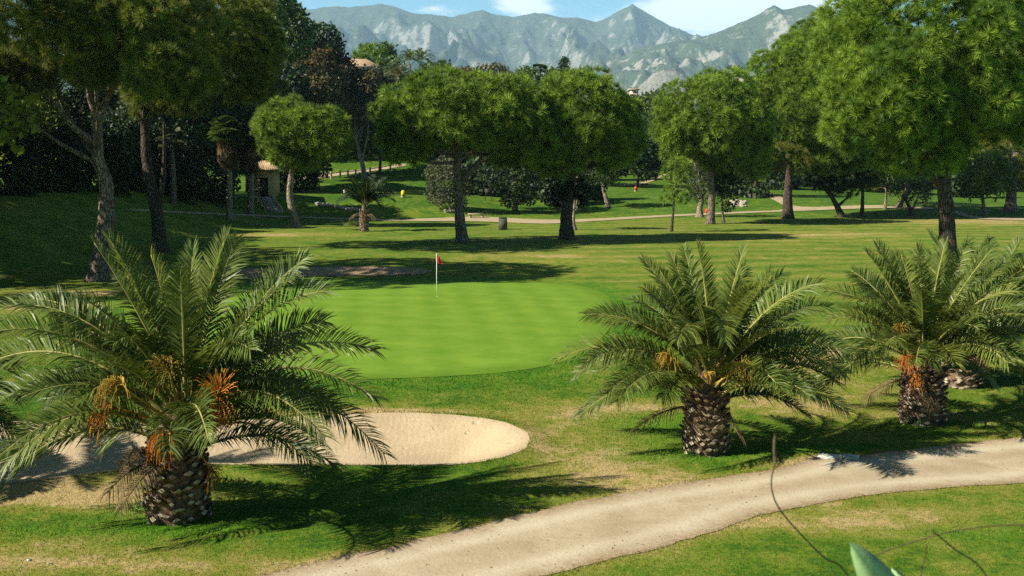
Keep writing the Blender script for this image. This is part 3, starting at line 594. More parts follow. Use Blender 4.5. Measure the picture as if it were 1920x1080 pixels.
tree('small_tree', 'wide dark low tree in shade behind the stone litter bin', 'tree', [(966, 396), (966, 380), (968, 350), (972, 320)], 0.36, [(905, 270, 1022, 375, 0), (940, 345, 1000, 388, -1, .8)], M_leafdark, M_barkdark, LEAF, 0.75, 6, lobes=26, lobe=.32)
tree('broadleaf_shrub', 'grey-green bushy shrub touching the left of the broad umbrella pine trunk', 'shrub', [(845, 396), (842, 380), (838, 350)], 0.16, [(800, 300, 878, 390, 0)], M_leafgrey, M_barkpale, LEAF, 0.6, 5, lobes=24, lobe=.33)
tree('bare_tree', 'nearly bare leaning pale trunk standing at the roadside fence', 'tree', [(684, 336), (680, 310), (674, 288), (668, 262), (664, 235)], 0.42, [(655, 195, 705, 245, 0, .18)], M_leafred, M_barkpale, LEAF_FINE, 0.7, 8, lobes=16, lobe=.3, limbs_px=[[(679, 300), (686, 270), (690, 240), (688, 205)], [(668, 262), (655, 240), (650, 215)]])
tree('leaning_tree', 'dark forked tree leaning left beside the far path', 'tree', [(1578, 407), (1571, 390), (1563, 376), (1556, 362)], 0.42, [(1512, 285, 1640, 372, 0)], M_leafdark, M_barkdark, NEEDLE, 0.7, 6, lobes=26, lobe=.33, limbs_px=[[(1570, 388), (1585, 374), (1600, 362)]])
tree('pine_tree', 'straight dark-stemmed pine right of the leaning forked tree', 'tree', [(1616, 404), (1617, 380), (1618, 350), (1620, 320)], 0.26, [(1575, 285, 1665, 362, 2)], M_pine, M_barkdark, NEEDLE, 0.7, 6, lobes=20, lobe=.34)
tree('pine_tree', 'young yellowish pine with a pale stem beyond the far path', 'tree', [(1659, 391), (1661, 375), (1662, 350), (1662, 335)], 0.20, [(1618, 312, 1700, 358, 0)], M_pine_yel, M_barkpale, NEEDLE, 0.7, 5, lobes=18, lobe=.32)
tree('olive_tree', 'V-forked olive with thin grey crown left of the largest pine', 'tree', [(1709, 404), (1708, 395), (1702, 382), (1694, 368)], 0.28, [(1668, 318, 1748, 385, 0, .45)], M_leafgrey, M_barkdark, LEAF_FINE, 0.8, 6, lobes=22, lobe=.33, limbs_px=[[(1708, 396), (1716, 382), (1724, 362)]])
tree('leaning_tree', 'short thick brown leaning trunk with dark crown behind the V-forked olive', 'tree', [(1684, 389), (1690, 378), (1698, 362), (1704, 345)], 0.45, [(1655, 285, 1760, 350, 2)], M_leafmid, M_bark, LEAF, 0.8, 5, lobes=20, lobe=.33)
tree('small_tree', 'rounded tree with thin trunk on the lawn right of the largest pine', 'tree', [(1846, 403), (1844, 385), (1842, 365), (1843, 340)], 0.26, [(1796, 290, 1896, 378, 0)], M_leafmid, M_bark, LEAF, 0.75, 6, lobes=24, lobe=.33)
tree('pine_tree', 'thick-trunked pine at the right-hand edge of the far lawn', 'tree', [(1895, 396), (1896, 370), (1900, 330), (1905, 280)], 0.75, [(1830, 195, 2010, 372, 2)], M_pine_olive, M_bark, NEEDLE, 0.85, 7, lobes=30, lobe=.3)
tree('small_tree', 'twin-stemmed dark tree on the mound by the path fork', 'tree', [(1412, 366), (1414, 355), (1418, 340), (1420, 325)], 0.30, [(1372, 250, 1475, 345, 2)], M_leafdark, M_barkdark, LEAF, 0.9, 5, lobes=26, lobe=.33, limbs_px=[[(1425, 366), (1428, 352), (1434, 335)]])

# ---- background trees, each placed by its crown
def bgtree(kind, label, Y, box, mat, temps=None, tr=0.9, lobes=24, trunk=0.3, cat='tree', group='trees on the wooded hillside', lobe=.34, zmin=-.75, dens=1.0, bark=None):
    x0, y0, x1, y1 = box; cx = (x0 + x1) / 2; c = pt(cx, (y0 + y1) / 2, Y); rx = (x1 - x0) / 2 * Y / FPX; rz = (y1 - y0) / 2 * Y / FPX; g0 = hz(c[0], Y)
    t = thing(kind, label, cat, (c[0], Y, g0), group); cs = MB()
    crown(cs, c, (rx, rx, rz), tr, temps or LEAF_FAR, dens, lobes * 2, zmin, lobe * .8)
    top = min(c[2], g0 + 40) if c[2] > g0 + 0.3 else g0 + 0.8
    Q = spline([(c[0], Y, g0 - 0.3), (c[0] + 0.3, Y, (g0 + top) / 2), (c[0], Y, top)], 4, False)
    MB().tube(np.vstack([Q, [(c[0], Y, top)]]), np.linspace(trunk, trunk * .4, len(Q) + 1), 8, lump=.12).build('trunk', bark or M_barkdark, t, smooth=True)
    cs.build('crown', mat, t); return t
BT = bgtree
BT('evergreen_tree', 'tall dark evergreen with olive highlights rising left of the sky gap', 185, (505, 8, 580, 130), M_leafmid, tr=1.0)
BT('evergreen_tree', 'tree top at the upper edge of the photo, above the olive-lit evergreen', 175, (455, -60, 545, 60), M_leafmid, tr=1.0)
BT('evergreen_tree', 'yellow-green crown behind the double-stemmed pine', 160, (400, 5, 512, 140), M_pine_olive, NEEDLE, 0.8)
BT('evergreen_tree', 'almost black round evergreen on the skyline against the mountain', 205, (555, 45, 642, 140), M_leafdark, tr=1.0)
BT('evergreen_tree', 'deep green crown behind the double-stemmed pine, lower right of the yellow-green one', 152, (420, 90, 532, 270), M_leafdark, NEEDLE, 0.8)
BT('brown_tree', 'large russet-brown broadleaf tree on the slope below the villa', 203, (528, 88, 672, 292), M_leafbrown, tr=0.9, lobes=40, lobe=.26)
BT('broadleaf_tree', 'dark olive-brown tree right of the russet-brown tree', 205, (640, 130, 745, 262), M_leafred, tr=0.85, lobes=30)
BT('stone_pine', 'bright lime-green pine beside the villa roof', 262, (664, 82, 728, 130), M_leaflime, NEEDLE_FAR, 1.2, 16)
BT('evergreen_tree', 'dark narrow tree right of the lime-green pine', 266, (712, 82, 742, 140), M_leafmid, tr=1.0, lobes=14)
BT('broadleaf_tree', 'green leafy tree below the villa roof', 250, (700, 108, 762, 165), M_leafmid, tr=1.1, lobes=18)
BT('cypress_tree', 'single dark column-shaped cypress on the skyline', 285, (1051, 106, 1066, 146), M_leafdark, tr=0.7, lobes=14, lobe=.45)
hedge = [('low grey-green bushes on the skyline right of the feathery palm', (785, 118, 850, 160), M_leafmid), ('rusty-leaved shrub on the skyline left of the broad brown-green bush', (845, 128, 895, 170), M_leafred),
         ('broad brown-green bush on the skyline left of the cypress', (885, 124, 965, 195), M_leafred), ('dark green bush touching the left of the skyline fan palm', (950, 130, 1015, 195), M_leafmid), ('green bush at the foot of the cypress', (1010, 132, 1080, 200), M_leafmid)]
for lb, bx, m_ in hedge: BT('skyline_bush', lb, 280, bx, m_, tr=1.1, lobes=22, cat='bush', group='bushes along the skyline')
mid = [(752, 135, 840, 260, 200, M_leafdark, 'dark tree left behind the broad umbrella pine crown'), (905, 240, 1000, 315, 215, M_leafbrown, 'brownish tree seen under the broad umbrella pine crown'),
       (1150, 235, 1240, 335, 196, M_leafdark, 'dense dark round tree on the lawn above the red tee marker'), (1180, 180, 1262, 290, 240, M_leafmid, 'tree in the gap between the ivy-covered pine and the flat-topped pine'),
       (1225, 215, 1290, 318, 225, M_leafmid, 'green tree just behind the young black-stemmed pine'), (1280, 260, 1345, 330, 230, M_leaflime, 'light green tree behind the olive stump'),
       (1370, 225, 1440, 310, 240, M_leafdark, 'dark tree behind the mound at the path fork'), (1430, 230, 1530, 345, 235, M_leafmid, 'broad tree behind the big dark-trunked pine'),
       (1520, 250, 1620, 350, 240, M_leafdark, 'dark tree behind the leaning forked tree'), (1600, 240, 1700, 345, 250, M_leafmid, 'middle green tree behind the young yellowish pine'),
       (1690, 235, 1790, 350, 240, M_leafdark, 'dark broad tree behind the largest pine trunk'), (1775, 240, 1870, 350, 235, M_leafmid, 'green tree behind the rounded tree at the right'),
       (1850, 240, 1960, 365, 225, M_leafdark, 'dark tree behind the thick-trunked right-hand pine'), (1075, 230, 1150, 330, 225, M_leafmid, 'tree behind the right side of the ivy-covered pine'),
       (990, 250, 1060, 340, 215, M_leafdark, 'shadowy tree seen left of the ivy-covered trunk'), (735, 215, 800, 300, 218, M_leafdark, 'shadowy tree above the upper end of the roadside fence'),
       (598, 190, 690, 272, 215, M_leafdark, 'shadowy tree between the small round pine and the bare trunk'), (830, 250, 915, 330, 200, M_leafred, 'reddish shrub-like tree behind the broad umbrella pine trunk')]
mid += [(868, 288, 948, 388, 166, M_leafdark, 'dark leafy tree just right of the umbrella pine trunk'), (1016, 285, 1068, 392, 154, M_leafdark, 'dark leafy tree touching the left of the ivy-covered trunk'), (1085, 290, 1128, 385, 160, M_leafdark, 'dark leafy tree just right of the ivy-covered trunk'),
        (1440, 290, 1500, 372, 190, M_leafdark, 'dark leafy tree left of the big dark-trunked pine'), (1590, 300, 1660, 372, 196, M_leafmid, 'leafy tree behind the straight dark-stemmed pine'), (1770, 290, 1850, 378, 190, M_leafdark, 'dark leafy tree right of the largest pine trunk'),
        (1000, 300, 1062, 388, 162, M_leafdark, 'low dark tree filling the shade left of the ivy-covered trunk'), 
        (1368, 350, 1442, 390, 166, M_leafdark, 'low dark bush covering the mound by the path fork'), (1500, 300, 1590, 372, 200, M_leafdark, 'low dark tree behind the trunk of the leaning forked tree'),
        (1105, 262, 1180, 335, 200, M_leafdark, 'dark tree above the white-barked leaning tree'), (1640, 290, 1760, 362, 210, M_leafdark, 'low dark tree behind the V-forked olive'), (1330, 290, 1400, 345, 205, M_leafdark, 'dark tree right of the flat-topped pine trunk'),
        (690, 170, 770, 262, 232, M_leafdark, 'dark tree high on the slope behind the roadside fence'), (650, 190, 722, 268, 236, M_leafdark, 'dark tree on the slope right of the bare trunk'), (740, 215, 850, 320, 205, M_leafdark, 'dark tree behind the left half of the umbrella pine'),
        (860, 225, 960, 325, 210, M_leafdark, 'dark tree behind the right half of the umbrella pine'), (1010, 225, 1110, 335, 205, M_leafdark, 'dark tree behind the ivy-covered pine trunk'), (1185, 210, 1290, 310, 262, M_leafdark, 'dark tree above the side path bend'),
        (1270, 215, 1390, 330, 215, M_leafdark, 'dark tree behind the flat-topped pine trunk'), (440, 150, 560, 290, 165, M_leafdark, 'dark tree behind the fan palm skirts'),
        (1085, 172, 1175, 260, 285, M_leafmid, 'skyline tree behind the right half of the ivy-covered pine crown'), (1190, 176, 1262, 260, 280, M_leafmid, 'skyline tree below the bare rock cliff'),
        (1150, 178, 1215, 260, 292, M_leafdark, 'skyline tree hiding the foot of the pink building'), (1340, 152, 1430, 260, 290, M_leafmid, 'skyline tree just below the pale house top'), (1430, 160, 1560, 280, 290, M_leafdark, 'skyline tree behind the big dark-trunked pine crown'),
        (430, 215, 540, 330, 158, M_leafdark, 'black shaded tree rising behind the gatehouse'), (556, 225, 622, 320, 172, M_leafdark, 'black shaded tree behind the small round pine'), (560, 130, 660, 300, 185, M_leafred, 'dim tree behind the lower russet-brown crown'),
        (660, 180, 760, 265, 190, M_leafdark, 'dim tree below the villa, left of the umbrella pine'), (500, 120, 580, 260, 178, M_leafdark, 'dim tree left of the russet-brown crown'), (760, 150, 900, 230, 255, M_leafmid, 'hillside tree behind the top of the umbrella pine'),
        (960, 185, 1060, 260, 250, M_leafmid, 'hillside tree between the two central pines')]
for a, b, c, e, Y, m_, lb in mid: BT('broadleaf_tree', lb, Y, (a, b, c, e), m_, tr=1.0, lobes=22)
dk = [(215, 190, 370, 385, 137, 'evergreen added to shade the gatehouse, beyond the double-stemmed pine'), (130, 150, 260, 330, 128, 'shadowy evergreen deep in the thicket behind the forked pine'), (-260, 150, -60, 420, 92, 'leafy evergreen bush at the outer left of the dark thicket'), (-90, 190, 60, 410, 88, 'leafy evergreen bush at the left edge of the photo, behind the forked pine'), (20, 205, 150, 400, 98, 'large glossy evergreen bush left of the forked pine trunk'),  # first entry is an added tree that casts shade on the gatehouse
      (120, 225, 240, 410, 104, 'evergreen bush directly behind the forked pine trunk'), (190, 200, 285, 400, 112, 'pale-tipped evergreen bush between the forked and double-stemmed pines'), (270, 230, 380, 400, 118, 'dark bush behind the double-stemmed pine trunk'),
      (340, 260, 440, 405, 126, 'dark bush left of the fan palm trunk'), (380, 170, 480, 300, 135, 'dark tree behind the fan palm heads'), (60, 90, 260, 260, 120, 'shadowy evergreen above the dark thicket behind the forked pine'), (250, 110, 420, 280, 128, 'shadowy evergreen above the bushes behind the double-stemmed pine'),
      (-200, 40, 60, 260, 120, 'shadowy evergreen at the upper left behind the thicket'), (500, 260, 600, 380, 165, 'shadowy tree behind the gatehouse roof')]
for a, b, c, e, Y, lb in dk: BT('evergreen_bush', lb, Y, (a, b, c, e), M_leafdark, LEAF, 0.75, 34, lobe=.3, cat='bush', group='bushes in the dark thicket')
# trees left of the frame whose shadows lie across the left lawn
off = [(-52, 84, 9, 'in the gap behind the bank crest'), (-66, 90, 9, 'third row back from the bank'), (-60, 52, 9, 'outermost, behind the near bunker'), (-47, 43, 8.5, 'level with the near bunker'), (-36, 56, 8, 'level with the putting green'), (-51, 60, 9, 'on the bank behind the putting green'), (-62, 78, 9, 'on the bank, level with the forked pine'), (-47, 88, 8, 'level with the double-stemmed pine'),
       (-47, 77, 9, 'on the bank crest'), (-57, 91, 9, 'in the second row behind the bank crest'), (-52, 101, 8, 'between the bank and the dark thicket'), (-62, 66, 9, 'outermost on the bank'), (-46, 66, 7, 'small one on the bank slope'),
       (-58, 112, 9, 'behind the dark thicket'), (-64, 124, 9, 'level with the gatehouse'), (-46, 128, 7, 'nearest the gatehouse'), (-50, 150, 8, 'farthest up the hill'), (-40, 70, 8, 'just left of the forked pine')]
for k, (x, y, r_, wh) in enumerate(off):
    g0 = hz(x, y); t = thing('stone_pine', 'broad pine outside the left edge, ' + wh, 'tree', (x, y, g0), 'pines beyond the left edge'); cs = MB()
    crown(cs, (x, y, g0 * .5 + 9.0), (r_ * 1.18, r_ * 1.18, 3.6), 0.9, LEAF, 1.0, 50, -.3, .26); MB().tube([(x, y, g0 - .3), (x + .4, y, g0 + 4), (x, y, g0 * .5 + 8.5)], [.6, .45, .3], 10, lump=.1).build('trunk', M_barkdark, t, smooth=True); cs.build('crown', M_pine_olive, t)

# ------------------------------------------------------------------ palms
def frond_mesh(P0, P1, P2, Lm, n, roll, wl=0.034, tint=0.5, base=0.13, vee=34, r0=0.034, droop=0.30, close=0.0):
    K = 22; t = np.linspace(0, 1, K)[:, None]; P = (1 - t) ** 2 * P0 + 2 * t * (1 - t) * P1 + t * t * P2
    mb = MB(); mb.tube(P, np.linspace(r0, 0.007, K), 5, mi=1)
    tt = np.linspace(base, 0.995, n); tt = tt + (R.random(n) - .5) * 0.6 / n; tt = np.clip(tt, 0, 1)[:, None]
    p = (1 - tt) ** 2 * P0 + 2 * tt * (1 - tt) * P1 + tt * tt * P2
    T = 2 * (1 - tt) * (P1 - P0) + 2 * tt * (P2 - P1); T /= np.linalg.norm(T, axis=1)[:, None]
    h = (P2 - P0) * np.array((1, 1, 0)); h = h / (np.linalg.norm(h) + 1e-6); Sd = np.cross(h, (0, 0, 1.0)); Sd = np.broadcast_to(Sd, T.shape)
    N = np.cross(Sd, T); N /= np.linalg.norm(N, axis=1)[:, None]; side = math.copysign(1, h[0]) * min(1.0, abs(h[0]) * 1.3) * min(1.0, np.linalg.norm((P2 - P0)[:2]) / 1.5); a = (roll - 0.62 * side) * (0.35 + 0.8 * tt)
    S2 = Sd * np.cos(a) + N * np.sin(a); N2 = N * np.cos(a) - Sd * np.sin(a); t1 = tt[:, 0]
    ln = Lm * np.interp(t1, [0, .13, .3, .55, .8, 1], [.3, .55, .95, 1, .85, .50])
    for sg in (-1, 1):
        A = np.radians(np.interp(t1, [0, .3, .8, 1], [50, 27, 34, 60]) + R.normal(0, 4, n) + 18 * close); V_ = np.radians(vee + R.normal(0, 7, n) + 14 * close)
        d = (sg * S2 * (np.cos(A) * np.cos(V_))[:, None] + T * np.sin(A)[:, None] + N2 * (np.sin(V_) * np.cos(A))[:, None]); d /= np.linalg.norm(d, axis=1)[:, None]
        l = (ln * (0.88 + 0.24 * R.random(n)))[:, None]; wv = np.cross(d, N2); wv /= np.linalg.norm(wv, axis=1)[:, None]
        wv = wv * .9 + N2 * R.normal(0, .35, (n, 1)); w_ = wl * np.interp(t1, [0, .5, 1], [.8, 1, .6])[:, None]
        dz = np.array((0, 0, -1.0)); m = p + d * l * .5 + dz * l * droop * .22; tip = p + d * l * .97 + dz * l * droop * (0.7 + .8 * R.random((n, 1)))
        V = np.stack([p - wv * w_ * .35, p + wv * w_ * .35, m + wv * w_ * .5, m - wv * w_ * .5, tip], 1).reshape(-1, 3); k = np.arange(n)[:, None] * 5
        mb.add(V, k + [0, 1, 2, 3], k + [3, 2, 4], tint=np.repeat(np.clip(tint + R.normal(0, .12, n), 0, 1), 5))
    return mb
def palm_trunk(c, r, h, top, t, extra=0.0):
    mb = MB(); mb.lathe(c, [(r * .8, -0.25), (r * .92, 0.0), (r * .93, h * .3), (r * .96, h * .75), (r * .86, h), (r * .62, h + (top - h) * .35), (r * .42, h + (top - h) * .8), (.05, top)], 24, 0, 0.05)
    rows = int(h / 0.125); nn = 15
    for i in range(-1, rows + 3):
        zc = (i + .5) * h / rows
        for j in range(nn):
            th = (j + .5 * (i % 2)) / nn * 2 * math.pi + R.normal(0, .09); z = zc + R.normal(0, .032)
            rb = r * (np.interp(z / h, [0, .3, .75, 1, 1.4], [.92, .93, .96, .88, .62])); out = np.array((math.cos(th), math.sin(th), 0)); sd = np.array((-math.sin(th), math.cos(th), 0)); up = np.array((0, 0, 1.0))
            wd = 2 * math.pi * r / nn * (.36 + .22 * R.random()); ht = h / rows * (.42 + .45 * R.random()); ex = 0.05 + .11 * R.random() + (0.06 if z > h else 0)
            q = np.array(c) + out * (rb - .03) + up * z; p_ = np.array(c) + out * (rb + ex) + up * (z + ex * .75)
            B_ = [q - sd * wd, q - up * ht * 1.1, q + sd * wd, q + up * ht * .7]; T_ = [p_ - sd * wd * .72, p_ - up * ht * .55, p_ + sd * wd * .72, p_ + up * ht * .42]
            mb.add(B_ + T_, [(0, 1, 5, 4), (1, 2, 6, 5), (2, 3, 7, 6), (3, 0, 4, 7)], mi=0)
            mb.add(T_, [(0, 1, 2, 3)], mi=1 if R.random() < .52 + .28 * (z < h * .8) - .4 * (z > h) else 0)
    return mb.build('trunk', [M_stub, M_cut], t)
def fruit(t, c, d, n, L, mat, droop=1.0, stalk=None, spread=.55):
    mb = MB(); c = np.array(c); d = np.array(d, float); d /= np.linalg.norm(d)
    if stalk is not None: mb.tube(np.linspace(stalk, c, 4), .022, 6, tint=.9)
    for _ in range(n):
        a = d + R.normal(0, spread, 3); a /= np.linalg.norm(a); l = L * (.6 + .5 * R.random()); s = c + d * R.random() * .12
        Q = np.array([s, s + a * l * .5 - np.array((0, 0, .08 * droop * l)), s + a * l * .85 - np.array((0, 0, .42 * droop * l)), s + a * l * .95 - np.array((0, 0, .9 * droop * l))])
        mb.tube(Q, .0065, 3, cap=False, tint=R.random())
    return mb.build('fruit_stalk', mat, t)
def palm(label, base_px, heart_px, r, h, tips, nrand, Lr, Lm, seed, fruits, group='canary palms on the near lawn', matf=None, nl=98, elev=(-0.3, 1.25), young=0.25, wl=.034):
    global R
    keep = R; R = np.random.default_rng(seed); b = at(*base_px); Y = b[1]; g0 = hz(b[0], Y); heart = pt(heart_px[0], heart_px[1], Y); t = thing('canary_palm', label, 'palm tree', (b[0], Y, g0), group)
    c = np.array((b[0], Y, g0)); palm_trunk(c, r, h, heart[2] - g0 + .1, t)
    mats = [matf or M_frond, M_rachis]; maty = [M_frond_y, M_rachis]
    def origin(hd, e):                                  # low fronds leave the head lower down and further out
        k = np.clip((e + .4) / 1.5, 0, 1); return np.array((c[0] * (1 - k) + heart[0] * k, c[1], 0)) + hd * (r * (.62 - .42 * k)) + np.array((0, 0, (g0 + h) * (1 - k) + (heart[2] - .05) * k + .06))
    for tip in tips:
        px, py, dY, arch = tip[:4]; arch = arch * 1.3 if arch > .15 else arch; roll = tip[4] if len(tip) > 4 else R.normal(0, .18); P2 = pt(px, py, Y + dY); v_ = P2 - heart; hd = v_ * np.array((1, 1, 0)); hl = np.linalg.norm(hd); hd = hd / (hl + 1e-6)
        e = math.atan2(v_[2] + arch * np.linalg.norm(v_), hl); P0 = origin(hd, e); L = np.linalg.norm(P2 - P0)
        P1 = P0 * .5 + P2 * .5 + np.array((0, 0, arch * L)) - hd * 0.05 * L
        up = e > 1.0
        frond_mesh(P0, P1, P2, Lm * (0.8 if up else 1), nl, roll, tint=.35 + .4 * R.random(), close=.35 if up else 0, droop=.05 if up else .25, wl=wl).build('frond', maty if ((up and young > 0) or R.random() < young) else mats, t)
    for k in range(nrand):
        az = k * 2.39996 + R.normal(0, .2); q = (k + .5) / nrand; e = elev[0] + (elev[1] - elev[0]) * q ** .9; L = Lr * (.82 + .26 * R.random()) * (1 - .12 * max(0, -e)); hd = np.array((math.cos(az), math.sin(az), 0))
        P0 = origin(hd, e); arch = np.interp(e, [-.4, .3, 1.2], [.28, .40, .10]); et = e - np.interp(e, [-.4, .3, 1.2], [.10, .25, .1])
        P2 = P0 + (hd * math.cos(et) + np.array((0, 0, math.sin(et)))) * L; P2[2] = max(P2[2], g0 + .75 * h + 1.3 * max(0, -hd[1])); P1 = (P0 + P2) * .5 + np.array((0, 0, arch * L))
        low_ = e < 0
        frond_mesh(P0, P1, P2, Lm * (.85 + .2 * R.random()), nl, R.normal(0, .3), tint=.2 + .4 * R.random(), droop=.4 if low_ else .22, close=.3 if e > 1 else 0, wl=wl).build('frond', maty if R.random() < young * .5 else mats, t)
    for k in range(3):                                  # withered lower fronds
        az = R.random() * 6.28; hd = np.array((math.cos(az), math.sin(az), 0)); P0 = origin(hd, -.4); P2 = P0 + hd * (.9 + .5 * R.random()) - np.array((0, 0, .25 + .3 * R.random()))
        frond_mesh(P0, (P0 + P2) / 2 + np.array((0, 0, .3)), P2, Lm * .55, 40, R.normal(0, .5), tint=R.random(), droop=.8, wl=wl * .7).build('dry_frond', [M_frond_dry, M_frond_dry], t)
    for (px, py, dY, dx, dy_, dz_, n, L, m_, dr) in fruits:
        f = pt(px, py, Y + dY); fruit(t, f, (dx, dy_, dz_), n, L, m_, dr, stalk=(c + np.array((0, 0, h + .1))) * .5 + heart * .5)
    R = keep; return t
PG = 'canary palms on the near lawn'
palm('largest palm, with orange fruit stalks, beside the sand bunker at the left', (333, 968), (350, 745), 0.53, 1.05,
     [(425, 440, .5, .08, .1), (362, 462, 1.2, .04), (283, 478, -.2, .05), (205, 447, .2, .07, -.1), (335, 520, 1.6, .06), (576, 480, .6, .12), (616, 545, -.2, .22), (706, 656, .3, .27), (707, 748, -.6, .34), (722, 852, -.5, .42), (560, 640, 1.5, .2),
      (640, 770, 1.2, .35), (5, 575, .2, .26), (60, 560, 1.6, .20), (-75, 640, -.6, .30), (-90, 720, .8, .33), (-70, 800, -.2, .36), (10, 870, -1.1, .38), (470, 655, -1.6, .32), (150, 745, -1.2, .35), (392, 805, -1.2, .45), (220, 640, -1.6, .3), (610, 820, -1.5, .38), (110, 650, 1.8, .3)],
     26, 3.0, 0.66, 5, [(312, 815, -1.05, -.15, -1, .15, 150, .36, M_fruit, 1.0), (410, 745, -1.25, .25, -.7, 1.2, 90, .55, M_fruit, .15), (412, 765, -1.2, .2, -.7, .2, 60, .4, M_fruit, .8), (232, 728, -1.2, -.8, -.4, .5, 110, .45, M_fruity, .8), (318, 695, -1.0, -.1, -.4, .8, 110, .45, M_fruity, .5), (215, 765, -1.1, -.9, -.4, .1, 60, .4, M_fruit, .9), (395, 880, -.2, .5, -1, 0, 30, .3, M_fruit, .6)])
palm('palm standing between the sand bunker and the right-hand palm, with yellow-brown fruit', (1322, 846), (1338, 692), 0.47, 0.98,
     [(1047, 672, -.4, .26), (1100, 590, .5, .24), (1148, 606, -.8, .25), (1112, 700, .6, .25), (1138, 738, -1.0, .34), (1207, 488, .6, .10), (1258, 478, 1.3, .05), (1308, 460, .1, .05, .25), (1395, 465, .8, .04), (1466, 512, 1.5, .12), (1540, 530, .2, .20), (1555, 575, 1.4, .22), (1582, 698, -.4, .33),
      (1536, 742, -.9, .37), (1500, 640, 2.0, .25), (1268, 640, -2.2, .42), (1358, 640, -2.4, .5), (1565, 640, .8, .27), (1240, 745, -1.5, .32), (1180, 560, 1.8, .2), (1415, 540, -1.2, .25), (1225, 560, -1.2, .25)],
     28, 2.9, 0.62, 8, [(1386, 692, -1.2, .3, -.8, .5, 170, .45, M_fruity, .6), (1325, 700, -1.3, -.1, -1, .3, 40, .2, M_fruity, .6), (1262, 672, -1.0, -.8, -.6, .4, 70, .4, M_fruity, .6)], young=.5)
palm('right-hand palm with a reddish fruit cluster and wide pale trunk', (1728, 790), (1732, 650), 0.52, 1.02,
     [(1552, 545, .3, .2), (1645, 458, .6, .06), (1690, 478, -.4, .05), (1722, 462, .3, .04), (1772, 455, .8, .02, .5), (1815, 452, 1.0, .02), (1845, 462, 1.4, .03), (1560, 600, -.5, .25), (1612, 672, -1.2, .38), (1905, 545, .3, .22), (1893, 628, -.6, .3), (1895, 668, -1.0, .25),
      (1880, 492, 2.0, .05), (1600, 515, 1.5, .15), (1630, 560, -1.3, .25), (1830, 590, -1.6, .35), (1790, 680, -2.0, .3), (1930, 590, 1.0, .2)],
     28, 2.9, 0.61, 13, [(1702, 672, -1.2, -.3, -1, .3, 130, .36, M_fruitred, .7), (1690, 620, -1.0, -.5, -.5, .8, 50, .3, M_fruity, .4), (1712, 705, -1.0, -.1, -1, -.1, 60, .3, M_fruit, .7)], young=.5)
palm('palm mostly hidden behind the right-hand palm, reaching past the right edge', (1800, 722), (1830, 615), 0.58, 1.2,
     [(1880, 485, .8, .06), (1905, 490, .2, .05), (1960, 500, .5, .08), (2060, 560, .3, .2), (1700, 560, .8, .2), (1920, 610, -1.2, .3), (2050, 650, -.2, .3)], 44, 3.0, 0.57, 17, [(1850, 640, -.6, .3, -.8, .3, 80, .4, M_fruity, .6)])
palm('palm standing just outside the left edge, beside the near bunker', (-250, 885), (-250, 690), 0.58, 1.2, [], 70, 2.9, 0.57, 29, [])
# small palm beside the far path; dark frond colour stands in for pine shade
palm('small young palm with drooping fronds darkened as if in shade beside the far path', (683, 434), (686, 378), 0.40, 1.7,
     [(634, 378, 0, .42), (738, 376, 0, .40), (650, 366, 1.5, .2), (722, 368, 1.5, .22), (705, 366, 1, .1), (668, 364, 1, .1), (716, 388, -1.5, .5), (690, 360, -1, .1)], 13, 3.0, 0.8, 23, [], wl=.075, group='palms near the far path', matf=M_leafdark, young=0, nl=60, elev=(.55, 1.2))
t = thing('fallen_fronds', 'heap of cut pale palm fronds lying at the foot of the small palm', 'palm fronds', tuple(at(662, 432)))
for k in range(7):
    a = at(680, 432) + np.array((0, .3 * k - .8, .1)); b_ = at(640 + 3 * k, 428 + k) + np.array((0, 0, .15 + .1 * k)); frond_mesh(a, (a + b_) / 2 + np.array((0, 0, .8)), b_, .55, 40, .2 * (k - 3), wl=.05, tint=.6).build('frond', [M_frond, M_rachis], t)

